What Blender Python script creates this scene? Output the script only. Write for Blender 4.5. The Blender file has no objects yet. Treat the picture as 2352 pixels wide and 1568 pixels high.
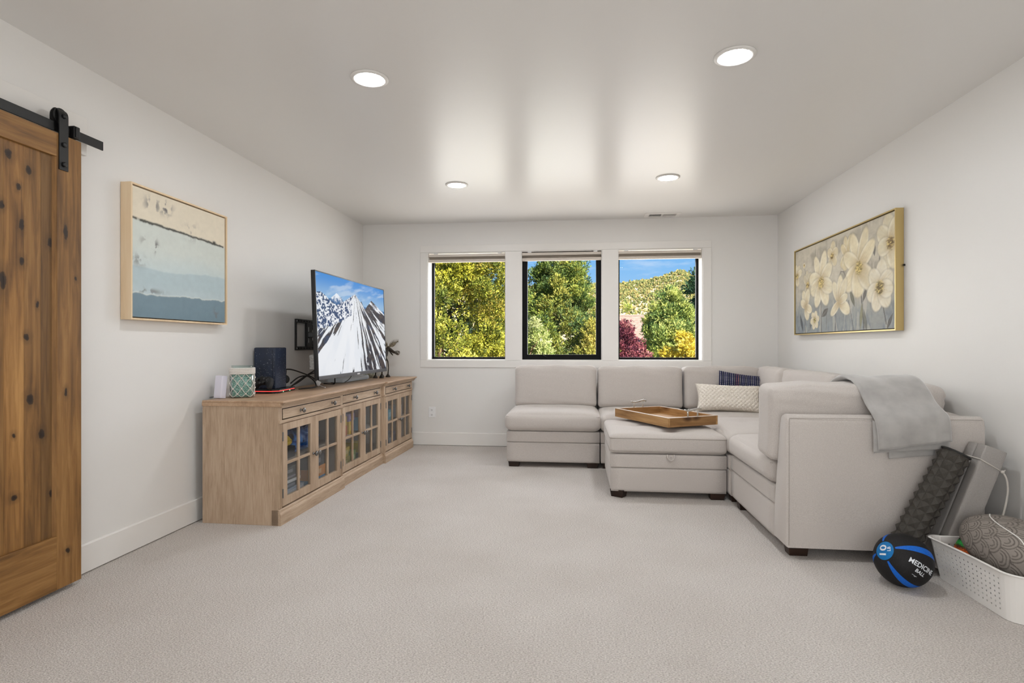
import bpy, bmesh, math, random
import numpy as np
from mathutils import Vector, Matrix, Euler

random.seed(7)
rng = np.random.default_rng(11)
scene = bpy.context.scene
COL = scene.collection
PI = math.pi

# ------------------------------------------------------------------ camera
F_PX = 1295.0
CAM_H = 1.095
YAW = math.atan(144 / 1295)
cam_data = bpy.data.cameras.new('camera')
cam_data.sensor_width = 36.0
cam_data.lens = 36.0 * F_PX / 2352.0
cam_data.shift_y = 9.5 / 2352.0
cam_data.clip_start = 0.05
cam_data.clip_end = 3000
cam = bpy.data.objects.new('camera', cam_data)
cam.location = (0, 0, CAM_H)
cam.rotation_euler = (PI / 2, 0, YAW)
COL.objects.link(cam)
scene.camera = cam

# ------------------------------------------------------------------ exposure
scene.view_settings.view_transform = 'Standard'
scene.view_settings.look = 'None'
scene.view_settings.exposure = 0.0
scene.view_settings.gamma = 1.0
scene.view_settings.use_curve_mapping = False
scene.cycles.use_denoising = True
scene.cycles.max_bounces = 10
scene.cycles.diffuse_bounces = 6
scene.cycles.glossy_bounces = 3
scene.cycles.transmission_bounces = 6
scene.cycles.transparent_max_bounces = 12
scene.cycles.caustics_reflective = False
scene.cycles.caustics_refractive = False
scene.cycles.sample_clamp_indirect = 6.0


def srgb(r, g, b, a=1.0):
    def f(c):
        c /= 255.0
        return c / 12.92 if c <= 0.04045 else ((c + 0.055) / 1.055) ** 2.4
    return (f(r), f(g), f(b), a)


# ------------------------------------------------------------------ sky
world = bpy.data.worlds.new('sky')
scene.world = world
world.use_nodes = True
wn = world.node_tree.nodes
wl = world.node_tree.links
wn.clear()
w_out = wn.new('ShaderNodeOutputWorld')
w_bg = wn.new('ShaderNodeBackground')
w_tc = wn.new('ShaderNodeTexCoord')
w_sep = wn.new('ShaderNodeSeparateXYZ')
w_ramp = wn.new('ShaderNodeValToRGB')
w_ramp.color_ramp.elements[0].position = 0.0
w_ramp.color_ramp.elements[0].color = srgb(190, 222, 246)
w_ramp.color_ramp.elements[1].position = 0.55
w_ramp.color_ramp.elements[1].color = srgb(66, 138, 222)
e = w_ramp.color_ramp.elements.new(0.16)
e.color = srgb(122, 186, 244)
w_map = wn.new('ShaderNodeMapping')
w_map.inputs['Scale'].default_value = (2.2, 2.2, 14.0)
w_noise = wn.new('ShaderNodeTexNoise')
w_noise.inputs['Scale'].default_value = 2.4
w_noise.inputs['Detail'].default_value = 7.0
w_noise.inputs['Roughness'].default_value = 0.6
w_cr = wn.new('ShaderNodeValToRGB')
w_cr.color_ramp.elements[0].position = 0.52
w_cr.color_ramp.elements[0].color = (0, 0, 0, 1)
w_cr.color_ramp.elements[1].position = 0.80
w_cr.color_ramp.elements[1].color = (0.75, 0.75, 0.75, 1)
w_mix = wn.new('ShaderNodeMixRGB')
w_mix.inputs['Color2'].default_value = (0.95, 0.97, 1.0, 1)
w_bg.inputs['Strength'].default_value = 1.0
wl.new(w_tc.outputs['Generated'], w_sep.inputs[0])
wl.new(w_sep.outputs['Z'], w_ramp.inputs[0])
wl.new(w_tc.outputs['Generated'], w_map.inputs[0])
wl.new(w_map.outputs[0], w_noise.inputs['Vector'])
wl.new(w_noise.outputs[0], w_cr.inputs[0])
wl.new(w_cr.outputs[0], w_mix.inputs[0])
wl.new(w_ramp.outputs[0], w_mix.inputs['Color1'])
wl.new(w_mix.outputs[0], w_bg.inputs['Color'])
wl.new(w_bg.outputs[0], w_out.inputs['Surface'])

# ------------------------------------------------------------------ sun
sun_d = bpy.data.lights.new('sun', 'SUN')
sun_d.energy = 12.0
sun_d.angle = math.radians(0.6)
sun_d.color = (1.0, 0.95, 0.86)
sun = bpy.data.objects.new('sun', sun_d)
sun.rotation_euler = Vector((-0.50, 0.64, -0.60)).to_track_quat('-Z', 'Y').to_euler()
COL.objects.link(sun)

# ------------------------------------------------------------------ room constants
XL, XR, YB, YF, ZC = -2.35, 2.08, 6.08, -1.6, 2.44
WT = 0.24
WIN = [(-1.614, -0.743), (-0.576, 0.291), (0.455, 1.330)]
WZ0, WZ1 = 0.935, 2.118

# daylight entering through the three windows
WINDOW_POWER = 13.0
for (x0, x1) in WIN:
    ld = bpy.data.lights.new('window_daylight', 'AREA')
    ld.shape = 'RECTANGLE'
    ld.size = x1 - x0 - 0.04
    ld.size_y = 1.05
    ld.energy = WINDOW_POWER
    ld.color = (1.0, 0.985, 0.97)
    lo = bpy.data.objects.new('window_daylight', ld)
    lo.location = ((x0 + x1) / 2, YB + WT + 0.06, 1.48)
    lo.rotation_euler = (-PI / 2, 0, 0)
    COL.objects.link(lo)
# added fill light at the closed front wall, behind the camera
ld = bpy.data.lights.new('rear_fill_light', 'AREA')
ld.shape = 'RECTANGLE'
ld.size = 3.4
ld.size_y = 1.9
ld.energy = 58.0
ld.color = (0.95, 0.98, 1.0)
lo = bpy.data.objects.new('rear_fill_light', ld)
lo.location = (0.0, YF + 0.05, 1.25)
lo.rotation_euler = (PI / 2, 0, 0)
COL.objects.link(lo)
LAMP_STRENGTH = 205.0

# ================================================================== helpers
ROOT = {}


def link(o):
    COL.objects.link(o)
    return o


def tag(o, label=None, cat=None, group=None, kind=None):
    if label:
        o['label'] = label
    if cat:
        o['category'] = cat
    if group:
        o['group'] = group
    if kind:
        o['kind'] = kind
    return o


def thing(name, label=None, cat=None, loc=(0, 0, 0), rot=(0, 0, 0), group=None, kind=None):
    o = bpy.data.objects.new(name, None)
    o.empty_display_size = 0.1
    o.location = loc
    o.rotation_euler = rot
    link(o)
    ROOT[o] = Matrix.Translation(Vector(loc)) @ Euler(rot).to_matrix().to_4x4()
    return tag(o, label, cat, group, kind)


class MB:
    """collects geometry; build() links it as one mesh object"""

    def __init__(self):
        self.v = []
        self.f = []
        self.c = None

    def add(self, vs, fs):
        n = len(self.v)
        self.v.extend([tuple(map(float, p)) for p in vs])
        self.f.extend([tuple(i + n for i in f) for f in fs])
        return self

    def box(self, x0, x1, y0, y1, z0, z1):
        vs = [(x, y, z) for x in (x0, x1) for y in (y0, y1) for z in (z0, z1)]
        fs = [(0, 1, 3, 2), (4, 6, 7, 5), (0, 4, 5, 1), (2, 3, 7, 6), (0, 2, 6, 4), (1, 5, 7, 3)]
        return self.add(vs, fs)

    def obox(self, c, s, M):
        """oriented box: centre c, full sizes s, 3x3 matrix M"""
        vs = []
        for x in (-.5, .5):
            for y in (-.5, .5):
                for z in (-.5, .5):
                    vs.append(Vector(c) + M @ Vector((x * s[0], y * s[1], z * s[2])))
        fs = [(0, 1, 3, 2), (4, 6, 7, 5), (0, 4, 5, 1), (2, 3, 7, 6), (0, 2, 6, 4), (1, 5, 7, 3)]
        return self.add(vs, fs)

    def tube(self, pts, r, n=8, caps=True):
        pts = [Vector(p) for p in pts]
        rs = r if isinstance(r, (list, tuple)) else [r] * len(pts)
        vs, fs = [], []
        up = Vector((0, 0, 1))
        t0 = (pts[1] - pts[0]).normalized()
        if abs(t0.dot(up)) > .95:
            up = Vector((1, 0, 0))
        a = t0.cross(up).normalized()
        for i, p in enumerate(pts):
            if i == 0:
                t = pts[1] - pts[0]
            elif i == len(pts) - 1:
                t = pts[-1] - pts[-2]
            else:
                t = pts[i + 1] - pts[i - 1]
            t.normalize()
            a = (a - t * a.dot(t)).normalized()
            b = t.cross(a)
            for k in range(n):
                w = 2 * PI * k / n
                vs.append(p + (a * math.cos(w) + b * math.sin(w)) * rs[i])
        for i in range(len(pts) - 1):
            for k in range(n):
                k2 = (k + 1) % n
                fs.append((i * n + k, i * n + k2, (i + 1) * n + k2, (i + 1) * n + k))
        if caps:
            fs.append(tuple(reversed(range(n))))
            fs.append(tuple((len(pts) - 1) * n + k for k in range(n)))
        return self.add(vs, fs)

    def lathe(self, prof, o=(0, 0, 0), n=24, M=None):
        """prof: list of (r, h) revolved around local z at origin o, optional 3x3 M"""
        vs, fs = [], []
        for (r, h) in prof:
            for k in range(n):
                w = 2 * PI * k / n
                p = Vector((r * math.cos(w), r * math.sin(w), h))
                if M is not None:
                    p = M @ p
                vs.append(p + Vector(o))
        m = len(prof)
        for i in range(m - 1):
            for k in range(n):
                k2 = (k + 1) % n
                fs.append((i * n + k, i * n + k2, (i + 1) * n + k2, (i + 1) * n + k))
        fs.append(tuple(reversed(range(n))))
        fs.append(tuple((m - 1) * n + k for k in range(n)))
        return self.add(vs, fs)

    def prism(self, poly, y0, y1, axis='y'):
        """poly of (a, b); extruded along axis"""
        n = len(poly)
        vs = []
        for t in (y0, y1):
            for (a, b) in poly:
                vs.append({'y': (a, t, b), 'x': (t, a, b), 'z': (a, b, t)}[axis])
        fs = [tuple(range(n)), tuple(reversed(range(n, 2 * n)))]
        for i in range(n):
            j = (i + 1) % n
            fs.append((i, j, n + j, n + i))
        return self.add(vs, fs)

    def grid(self, P, closed_u=False):
        """P: array (nu, nv, 3)"""
        nu, nv = P.shape[:2]
        vs = P.reshape(-1, 3).tolist()
        fs = []
        for i in range(nu if closed_u else nu - 1):
            i2 = (i + 1) % nu
            for j in range(nv - 1):
                fs.append((i * nv + j, i2 * nv + j, i2 * nv + j + 1, i * nv + j + 1))
        return self.add(vs, fs)

    def build(self, name, mat, parent=None, local=False, smooth=False, bevel=0.0, seg=2, colors=None, subsurf=0):
        me = bpy.data.meshes.new(name)
        vs = self.v
        if parent is not None and not local:
            r = parent
            while r not in ROOT and r.parent is not None:
                r = r.parent
            if r in ROOT:
                inv = ROOT[r].inverted()
                vs = [tuple(inv @ Vector(p)) for p in vs]
        me.from_pydata(vs, [], self.f)
        me.update()
        bm = bmesh.new()
        bm.from_mesh(me)
        bmesh.ops.recalc_face_normals(bm, faces=bm.faces)
        bm.to_mesh(me)
        bm.free()
        if smooth:
            me.polygons.foreach_set('use_smooth', [True] * len(me.polygons))
        if colors is not None:
            ca = me.color_attributes.new('tint', 'FLOAT_COLOR', 'POINT')
            arr = np.ones((len(vs), 4), dtype=np.float32)
            arr[:, :3] = np.asarray(colors, dtype=np.float32).reshape(-1, 3)
            ca.data.foreach_set('color', arr.ravel())
        if mat is not None:
            me.materials.append(mat)
        o = bpy.data.objects.new(name, me)
        link(o)
        if parent is not None:
            o.parent = parent
        if bevel > 0:
            b = o.modifiers.new('bevel', 'BEVEL')
            b.width = bevel
            b.segments = seg
            b.limit_method = 'ANGLE'
            b.angle_limit = math.radians(40)
            b.harden_normals = False
        if subsurf:
            s = o.modifiers.new('sub', 'SUBSURF')
            s.levels = subsurf
            s.render_levels = subsurf
        return o


def soft_box(c, size, r, n=14, deform=None, M=None):
    """rounded, optionally puffed box as MB"""
    hx, hy, hz = [s / 2 for s in size]
    half = np.array([hx, hy, hz])
    r = min(r, hx * .99, hy * .99, hz * .99)
    t = np.linspace(-1, 1, n + 1)
    t = np.sign(t) * (1 - (1 - np.abs(t)) ** 1.35)
    key, vs, fs = {}, [], []

    def vid(p):
        k = (round(p[0], 5), round(p[1], 5), round(p[2], 5))
        if k in key:
            return key[k]
        pp = np.array(p) * half
        q = np.clip(pp, -(half - r), half - r)
        d = pp - q
        L = np.linalg.norm(d)
        w = q + d / L * r if L > 1e-9 else pp
        if deform is not None:
            w = w + np.array(deform(p[0], p[1], p[2]))
        v = Vector(w)
        if M is not None:
            v = M @ v
        vs.append(v + Vector(c))
        key[k] = len(vs) - 1
        return key[k]
    for ax in range(3):
        for sgn in (-1, 1):
            o1, o2 = [a for a in range(3) if a != ax]
            for i in range(n):
                for j in range(n):
                    q = []
                    for (a, b) in ((i, j), (i + 1, j), (i + 1, j + 1), (i, j + 1)):
                        p = [0, 0, 0]
                        p[ax] = sgn
                        p[o1] = t[a]
                        p[o2] = t[b]
                        q.append(vid(p))
                    if sgn < 0:
                        q.reverse()
                    fs.append(tuple(q))
    m = MB()
    m.add(vs, fs)
    return m


# numpy value noise -------------------------------------------------
def _hash(ix, iy, seed):
    h = (ix * 374761393 + iy * 668265263 + seed * 1442695041) & 0x7fffffff
    h = ((h ^ (h >> 13)) * 1274126177) & 0x7fffffff
    return ((h ^ (h >> 16)) & 0xffff) / 65535.0


def vnoise(x, y, seed=0):
    x = np.asarray(x, dtype=np.float64)
    y = np.asarray(y, dtype=np.float64)
    ix = np.floor(x).astype(np.int64)
    iy = np.floor(y).astype(np.int64)
    fx = x - ix
    fy = y - iy
    fx = fx * fx * (3 - 2 * fx)
    fy = fy * fy * (3 - 2 * fy)
    a = _hash(ix, iy, seed)
    b = _hash(ix + 1, iy, seed)
    c = _hash(ix, iy + 1, seed)
    d = _hash(ix + 1, iy + 1, seed)
    return (a * (1 - fx) + b * fx) * (1 - fy) + (c * (1 - fx) + d * fx) * fy


def fbm(x, y, seed=0, o=5):
    s, a, t = 0, 0.5, 0
    for i in range(o):
        s = s + a * vnoise(x * 2 ** i, y * 2 ** i, seed + i * 17)
        t += a
        a *= 0.5
    return s / t


def smooth01(a, b, x):
    t = np.clip((x - a) / (b - a), 0, 1)
    return t * t * (3 - 2 * t)


def lin(c):
    c = np.asarray(c, dtype=np.float64) / 255.0
    return np.where(c <= 0.04045, c / 12.92, ((c + 0.055) / 1.055) ** 2.4)


# ================================================================== materials
MATS = {}


def newmat(name):
    m = bpy.data.materials.new(name)
    m.use_nodes = True
    nt = m.node_tree
    bsdf = nt.nodes['Principled BSDF']
    return m, nt, bsdf


def plain(name, col, rough=0.5, metal=0.0, spec=0.5, bump=0.0, bscale=200.0, emit=None, estr=0.0, coat=0.0, sheen=0.0):
    if name in MATS:
        return MATS[name]
    m, nt, b = newmat(name)
    b.inputs['Base Color'].default_value = col
    b.inputs['Roughness'].default_value = rough
    b.inputs['Metallic'].default_value = metal
    b.inputs['Specular IOR Level'].default_value = spec
    b.inputs['Coat Weight'].default_value = coat
    b.inputs['Sheen Weight'].default_value = sheen
    if emit:
        b.inputs['Emission Color'].default_value = emit
        b.inputs['Emission Strength'].default_value = estr
    # gentle tone variation so no surface is perfectly flat
    tc = nt.nodes.new('ShaderNodeTexCoord')
    no = nt.nodes.new('ShaderNodeTexNoise')
    no.inputs['Scale'].default_value = bscale
    no.inputs['Detail'].default_value = 4
    nt.links.new(tc.outputs['Object'], no.inputs['Vector'])
    if bump > 0:
        bp = nt.nodes.new('ShaderNodeBump')
        bp.inputs['Strength'].default_value = bump
        bp.inputs['Distance'].default_value = 0.002
        nt.links.new(no.outputs[0], bp.inputs['Height'])
        nt.links.new(bp.outputs[0], b.inputs['Normal'])
    MATS[name] = m
    return m


def two_tone(name, c1, c2, scale, rough=0.9, bump=0.3, dist=0.002, stretch=(1, 1, 1), detail=6, lo=.35, hi=.65, spec=.3, sheen=0.0, metal=0.0, space='Object'):
    if name in MATS:
        return MATS[name]
    m, nt, b = newmat(name)
    tc = nt.nodes.new('ShaderNodeTexCoord')
    mp = nt.nodes.new('ShaderNodeMapping')
    mp.inputs['Scale'].default_value = stretch
    no = nt.nodes.new('ShaderNodeTexNoise')
    no.inputs['Scale'].default_value = scale
    no.inputs['Detail'].default_value = detail
    cr = nt.nodes.new('ShaderNodeValToRGB')
    cr.color_ramp.elements[0].position = lo
    cr.color_ramp.elements[0].color = c1
    cr.color_ramp.elements[1].position = hi
    cr.color_ramp.elements[1].color = c2
    bp = nt.nodes.new('ShaderNodeBump')
    bp.inputs['Strength'].default_value = bump
    bp.inputs['Distance'].default_value = dist
    L = nt.links.new
    L(tc.outputs[space], mp.inputs[0])
    L(mp.outputs[0], no.inputs['Vector'])
    L(no.outputs[0], cr.inputs[0])
    L(cr.outputs[0], b.inputs['Base Color'])
    L(no.outputs[0], bp.inputs['Height'])
    L(bp.outputs[0], b.inputs['Normal'])
    b.inputs['Roughness'].default_value = rough
    b.inputs['Specular IOR Level'].default_value = spec
    b.inputs['Sheen Weight'].default_value = sheen
    b.inputs['Metallic'].default_value = metal
    MATS[name] = m
    return m


def wood(name, dark, mid, light, axis='z', fine=60.0, rough=0.55, knots=0.0, bump=0.15, knotcol=None, seed=0.0, broad=2.2, spots=()):
    """grain runs along axis of the object's own space"""
    if name in MATS:
        return MATS[name]
    m, nt, b = newmat(name)
    N, L = nt.nodes.new, nt.links.new
    tc = N('ShaderNodeTexCoord')
    mp = N('ShaderNodeMapping')
    st = {'x': (.06, 1, 1), 'y': (1, .06, 1), 'z': (1, 1, .06)}[axis]
    mp.inputs['Scale'].default_value = st
    mp.inputs['Location'].default_value = (seed, seed * 1.7, seed * .6)
    n1 = N('ShaderNodeTexNoise')
    n1.inputs['Scale'].default_value = fine
    n1.inputs['Detail'].default_value = 8
    n1.inputs['Roughness'].default_value = .65
    n1.inputs['Distortion'].default_value = .6
    mp2 = N('ShaderNodeMapping')
    st2 = {'x': (.18, 1, 1), 'y': (1, .18, 1), 'z': (1, 1, .18)}[axis]
    mp2.inputs['Scale'].default_value = st2
    mp2.inputs['Location'].default_value = (seed * 2.1, seed, seed * 1.3)
    n2 = N('ShaderNodeTexNoise')
    n2.inputs['Scale'].default_value = broad * 3.0
    n2.inputs['Detail'].default_value = 5
    n2.inputs['Distortion'].default_value = 1.2
    mx = N('ShaderNodeMath')
    mx.operation = 'MULTIPLY_ADD'
    mx.inputs[1].default_value = .55
    md = N('ShaderNodeMath')
    md.operation = 'MULTIPLY'
    md.inputs[1].default_value = .45
    cr = N('ShaderNodeValToRGB')
    cr.color_ramp.elements[0].position = .33
    cr.color_ramp.elements[0].color = dark
    cr.color_ramp.elements[1].position = .67
    cr.color_ramp.elements[1].color = light
    e2 = cr.color_ramp.elements.new(.5)
    e2.color = mid
    L(tc.outputs['Object'], mp.inputs[0])
    L(tc.outputs['Object'], mp2.inputs[0])
    L(mp.outputs[0], n1.inputs['Vector'])
    L(mp2.outputs[0], n2.inputs['Vector'])
    L(n2.outputs[0], md.inputs[0])
    L(n1.outputs[0], mx.inputs[0])
    L(md.outputs[0], mx.inputs[2])
    L(mx.outputs[0], cr.inputs[0])
    out = cr.outputs[0]
    if knots > 0:
        mp3 = N('ShaderNodeMapping')
        st3 = {'x': (.55, 1, 1), 'y': (1, .55, 1), 'z': (1, 1, .55)}[axis]
        mp3.inputs['Scale'].default_value = st3
        mp3.inputs['Location'].default_value = (seed + .37, seed * .9 + .21, seed * 1.9)
        vo = N('ShaderNodeTexVoronoi')
        vo.inputs['Scale'].default_value = knots
        kr = N('ShaderNodeValToRGB')
        kr.color_ramp.elements[0].position = .07
        kr.color_ramp.elements[0].color = (1, 1, 1, 1)
        kr.color_ramp.elements[1].position = .22
        kr.color_ramp.elements[1].color = (0, 0, 0, 1)
        L(tc.outputs['Object'], mp3.inputs[0])
        L(mp3.outputs[0], vo.inputs['Vector'])
        L(vo.outputs['Distance'], kr.inputs[0])
        mk = N('ShaderNodeMixRGB')
        mk.inputs['Color2'].default_value = knotcol or srgb(40, 24, 14)
        L(kr.outputs[0], mk.inputs[0])
        L(out, mk.inputs['Color1'])
        out = mk.outputs[0]
    if spots:
        # dark knots at fixed places in the board, with a brown halo
        nw = N('ShaderNodeTexNoise')
        nw.inputs['Scale'].default_value = 40.0
        va = N('ShaderNodeMixRGB')
        va.inputs[0].default_value = .018
        L(tc.outputs['Object'], nw.inputs['Vector'])
        L(tc.outputs['Object'], va.inputs['Color1'])
        L(nw.outputs['Color'], va.inputs['Color2'])
        acc = None
        for (ky_, kz_, kr_, ks_) in spots:
            su = N('ShaderNodeVectorMath')
            su.operation = 'SUBTRACT'
            su.inputs[1].default_value = (0, ky_ * .982 + .009, kz_ * .982 + .009)
            mu = N('ShaderNodeVectorMath')
            mu.operation = 'MULTIPLY'
            mu.inputs[1].default_value = (0, 1 / kr_, 1 / (kr_ * ks_))
            le = N('ShaderNodeVectorMath')
            le.operation = 'LENGTH'
            L(va.outputs[0], su.inputs[0])
            L(su.outputs[0], mu.inputs[0])
            L(mu.outputs[0], le.inputs[0])
            if acc is None:
                acc = le.outputs['Value']
            else:
                mi = N('ShaderNodeMath')
                mi.operation = 'MINIMUM'
                L(acc, mi.inputs[0])
                L(le.outputs['Value'], mi.inputs[1])
                acc = mi.outputs[0]
        dv = N('ShaderNodeMath')
        dv.operation = 'MULTIPLY'
        dv.inputs[1].default_value = .25
        kr = N('ShaderNodeValToRGB')
        kr.color_ramp.elements[0].position = .10
        kr.color_ramp.elements[0].color = (.97, .97, .97, 1)
        kr.color_ramp.elements[1].position = .62
        kr.color_ramp.elements[1].color = (0, 0, 0, 1)
        e4 = kr.color_ramp.elements.new(.205)
        e4.color = (.85, .85, .85, 1)
        e5 = kr.color_ramp.elements.new(.255)
        e5.color = (.30, .30, .30, 1)
        L(acc, dv.inputs[0])
        L(dv.outputs[0], kr.inputs[0])
        mk = N('ShaderNodeMixRGB')
        mk.inputs['Color2'].default_value = srgb(34, 22, 14)
        L(kr.outputs[0], mk.inputs[0])
        L(out, mk.inputs['Color1'])
        out = mk.outputs[0]
    bp = N('ShaderNodeBump')
    bp.inputs['Strength'].default_value = bump
    bp.inputs['Distance'].default_value = .001
    L(n1.outputs[0], bp.inputs['Height'])
    L(out, b.inputs['Base Color'])
    L(bp.outputs[0], b.inputs['Normal'])
    b.inputs['Roughness'].default_value = rough
    b.inputs['Specular IOR Level'].default_value = .35
    MATS[name] = m
    return m


def vcol(name, rough=0.7, spec=.3, emit=0.0, bump=0.0, bscale=300.0, trans=0.0, sheen=0.0):
    """colour comes from the mesh's own colour attribute"""
    if name in MATS:
        return MATS[name]
    m, nt, b = newmat(name)
    N, L = nt.nodes.new, nt.links.new
    at = N('ShaderNodeVertexColor')
    at.layer_name = 'tint'
    b.inputs['Roughness'].default_value = rough
    b.inputs['Specular IOR Level'].default_value = spec
    b.inputs['Sheen Weight'].default_value = sheen
    if emit > 0:
        L(at.outputs[0], b.inputs['Emission Color'])
        b.inputs['Emission Strength'].default_value = emit
        b.inputs['Base Color'].default_value = (.01, .01, .01, 1)
    else:
        L(at.outputs[0], b.inputs['Base Color'])
    if bump > 0:
        tc = N('ShaderNodeTexCoord')
        no = N('ShaderNodeTexNoise')
        no.inputs['Scale'].default_value = bscale
        bp = N('ShaderNodeBump')
        bp.inputs['Strength'].default_value = bump
        bp.inputs['Distance'].default_value = .002
        L(tc.outputs['Object'], no.inputs['Vector'])
        L(no.outputs[0], bp.inputs['Height'])
        L(bp.outputs[0], b.inputs['Normal'])
    if trans > 0:
        tr = N('ShaderNodeBsdfTranslucent')
        mx = N('ShaderNodeMixShader')
        mx.inputs[0].default_value = trans
        L(at.outputs[0], tr.inputs['Color'])
        L(b.outputs[0], mx.inputs[1])
        L(tr.outputs[0], mx.inputs[2])
        L(mx.outputs[0], nt.nodes['Material Output'].inputs['Surface'])
    MATS[name] = m
    return m


def thin_glass(name, tint=(1, 1, 1, 1), ior=1.45, rough=0.0, refl=0.5):
    if name in MATS:
        return MATS[name]
    m, nt, b = newmat(name)
    N, L = nt.nodes.new, nt.links.new
    nt.nodes.remove(b)
    tr = N('ShaderNodeBsdfTransparent')
    tr.inputs[0].default_value = tint
    gl = N('ShaderNodeBsdfGlossy')
    gl.inputs['Roughness'].default_value = rough
    fr = N('ShaderNodeFresnel')
    fr.inputs[0].default_value = ior
    mx = N('ShaderNodeMixShader')
    sc_ = N('ShaderNodeMath')
    sc_.operation = 'MULTIPLY'
    sc_.inputs[1].default_value = refl
    L(fr.outputs[0], sc_.inputs[0])
    L(sc_.outputs[0], mx.inputs[0])
    L(tr.outputs[0], mx.inputs[1])
    L(gl.outputs[0], mx.inputs[2])
    L(mx.outputs[0], nt.nodes['Material Output'].inputs['Surface'])
    MATS[name] = m
    return m


# painted surfaces: fine orange-peel relief, slight sheen
def paint(name, col, rough, bump, scale=90.0, spec=.5):
    m, nt, b = newmat(name)
    N, L = nt.nodes.new, nt.links.new
    tc = N('ShaderNodeTexCoord')
    no = N('ShaderNodeTexNoise')
    no.inputs['Scale'].default_value = scale
    no.inputs['Detail'].default_value = 5
    big = N('ShaderNodeTexNoise')
    big.inputs['Scale'].default_value = 1.3
    big.inputs['Detail'].default_value = 3
    hs = N('ShaderNodeMath')
    hs.operation = 'MULTIPLY_ADD'
    hs.inputs[1].default_value = .02
    bp = N('ShaderNodeBump')
    bp.inputs['Strength'].default_value = bump
    bp.inputs['Distance'].default_value = .002
    L(tc.outputs['Object'], no.inputs['Vector'])
    L(tc.outputs['Object'], big.inputs['Vector'])
    L(no.outputs[0], hs.inputs[0])
    L(big.outputs[0], hs.inputs[2])
    L(no.outputs[0], bp.inputs['Height'])
    L(bp.outputs[0], b.inputs['Normal'])
    b.inputs['Base Color'].default_value = col
    b.inputs['Roughness'].default_value = rough
    b.inputs['Specular IOR Level'].default_value = spec
    MATS[name] = m
    return m


M_WALL = paint('wall_paint', srgb(228, 226, 223), .42, .10, 120, spec=.3)
M_CEIL = paint('ceiling_paint', srgb(222, 220, 217), .30, .10, 60, spec=.2)
M_TRIM = paint('trim_paint', srgb(230, 227, 223), .38, .02, 60)
M_BLACK = plain('black_frame', srgb(7, 7, 8), .55, spec=.15)
M_GLASS = thin_glass('window_glass', refl=0.04)
M_HW = plain('black_hardware', srgb(20, 19, 19), .45, metal=.2, bump=.05)
M_WHITE = plain('white_plastic', srgb(235, 235, 236), .35)
M_SHADE = two_tone('shade_fabric', srgb(206, 197, 187), srgb(216, 207, 197), 200, rough=.9, bump=.1)


def carpet_mat():
    m, nt, b = newmat('carpet_loop')
    N, L = nt.nodes.new, nt.links.new
    tc = N('ShaderNodeTexCoord')
    mp = N('ShaderNodeMapping')
    mp.inputs['Scale'].default_value = (1.0, 1.9, 1.0)
    n1 = N('ShaderNodeTexNoise')
    n1.inputs['Scale'].default_value = 135
    n1.inputs['Detail'].default_value = 3
    n1.inputs['Roughness'].default_value = .7
    n2 = N('ShaderNodeTexVoronoi')
    n2.inputs['Scale'].default_value = 160
    n3 = N('ShaderNodeTexNoise')
    n3.inputs['Scale'].default_value = 1.6
    n3.inputs['Detail'].default_value = 4
    cr = N('ShaderNodeValToRGB')
    cr.color_ramp.elements[0].position = .32
    cr.color_ramp.elements[0].color = srgb(178, 169, 163)
    cr.color_ramp.elements[1].position = .62
    cr.color_ramp.elements[1].color = srgb(242, 236, 231)
    c3 = N('ShaderNodeValToRGB')
    c3.color_ramp.elements[0].position = .35
    c3.color_ramp.elements[0].color = (.92, .91, .90, 1)
    c3.color_ramp.elements[1].position = .65
    c3.color_ramp.elements[1].color = (1.0, 1.0, 1.0, 1)
    mu = N('ShaderNodeMixRGB')
    mu.blend_type = 'MULTIPLY'
    mu.inputs[0].default_value = 1
    ad = N('ShaderNodeMath')
    ad.operation = 'SUBTRACT'
    bp = N('ShaderNodeBump')
    bp.inputs['Strength'].default_value = .8
    bp.inputs['Distance'].default_value = .006
    L(tc.outputs['Object'], mp.inputs[0])
    L(mp.outputs[0], n1.inputs['Vector'])
    L(mp.outputs[0], n2.inputs['Vector'])
    L(tc.outputs['Object'], n3.inputs['Vector'])
    L(n1.outputs[0], cr.inputs[0])
    L(n3.outputs[0], c3.inputs[0])
    L(cr.outputs[0], mu.inputs['Color1'])
    L(c3.outputs[0], mu.inputs['Color2'])
    L(mu.outputs[0], b.inputs['Base Color'])
    L(n1.outputs[0], ad.inputs[0])
    L(n2.outputs['Distance'], ad.inputs[1])
    L(ad.outputs[0], bp.inputs['Height'])
    L(bp.outputs[0], b.inputs['Normal'])
    b.inputs['Roughness'].default_value = 1.0
    b.inputs['Specular IOR Level'].default_value = .1
    return m


M_CARPET = carpet_mat()

# ================================================================== room shell
MB().box(XL - .2, XR + .2, YF - .2, YB + WT, -.12, 0).build('floor', M_CARPET)['kind'] = 'structure'
MB().box(XL - .2, XR + .2, YF - .2, YB + WT + .4, ZC, ZC + .25).build('ceiling', M_CEIL)['kind'] = 'structure'
MB().box(XL - .2, XL, YF - .2, YB + WT, 0, ZC).build('wall_left', M_WALL)['kind'] = 'structure'
MB().box(XR, XR + .2, YF - .2, YB + WT, 0, ZC).build('wall_right', M_WALL)['kind'] = 'structure'
MB().box(XL, XR, YF - .2, YF, 0, ZC).build('wall_front', M_WALL)['kind'] = 'structure'
wb = MB()
wb.box(XL, XR, YB, YB + WT, 0, WZ0)
wb.box(XL, XR, YB, YB + WT, WZ1, ZC)
xs = [XL] + [c for w in WIN for c in w] + [XR]
for i in range(0, len(xs), 2):
    wb.box(xs[i], xs[i + 1], YB, YB + WT, WZ0, WZ1)
wb.build('wall_back', M_WALL)['kind'] = 'structure'


def base_profile(d):
    return [(0, .006), (d, .006), (d, .136), (d * .55, .142), (0, .142)]


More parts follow.
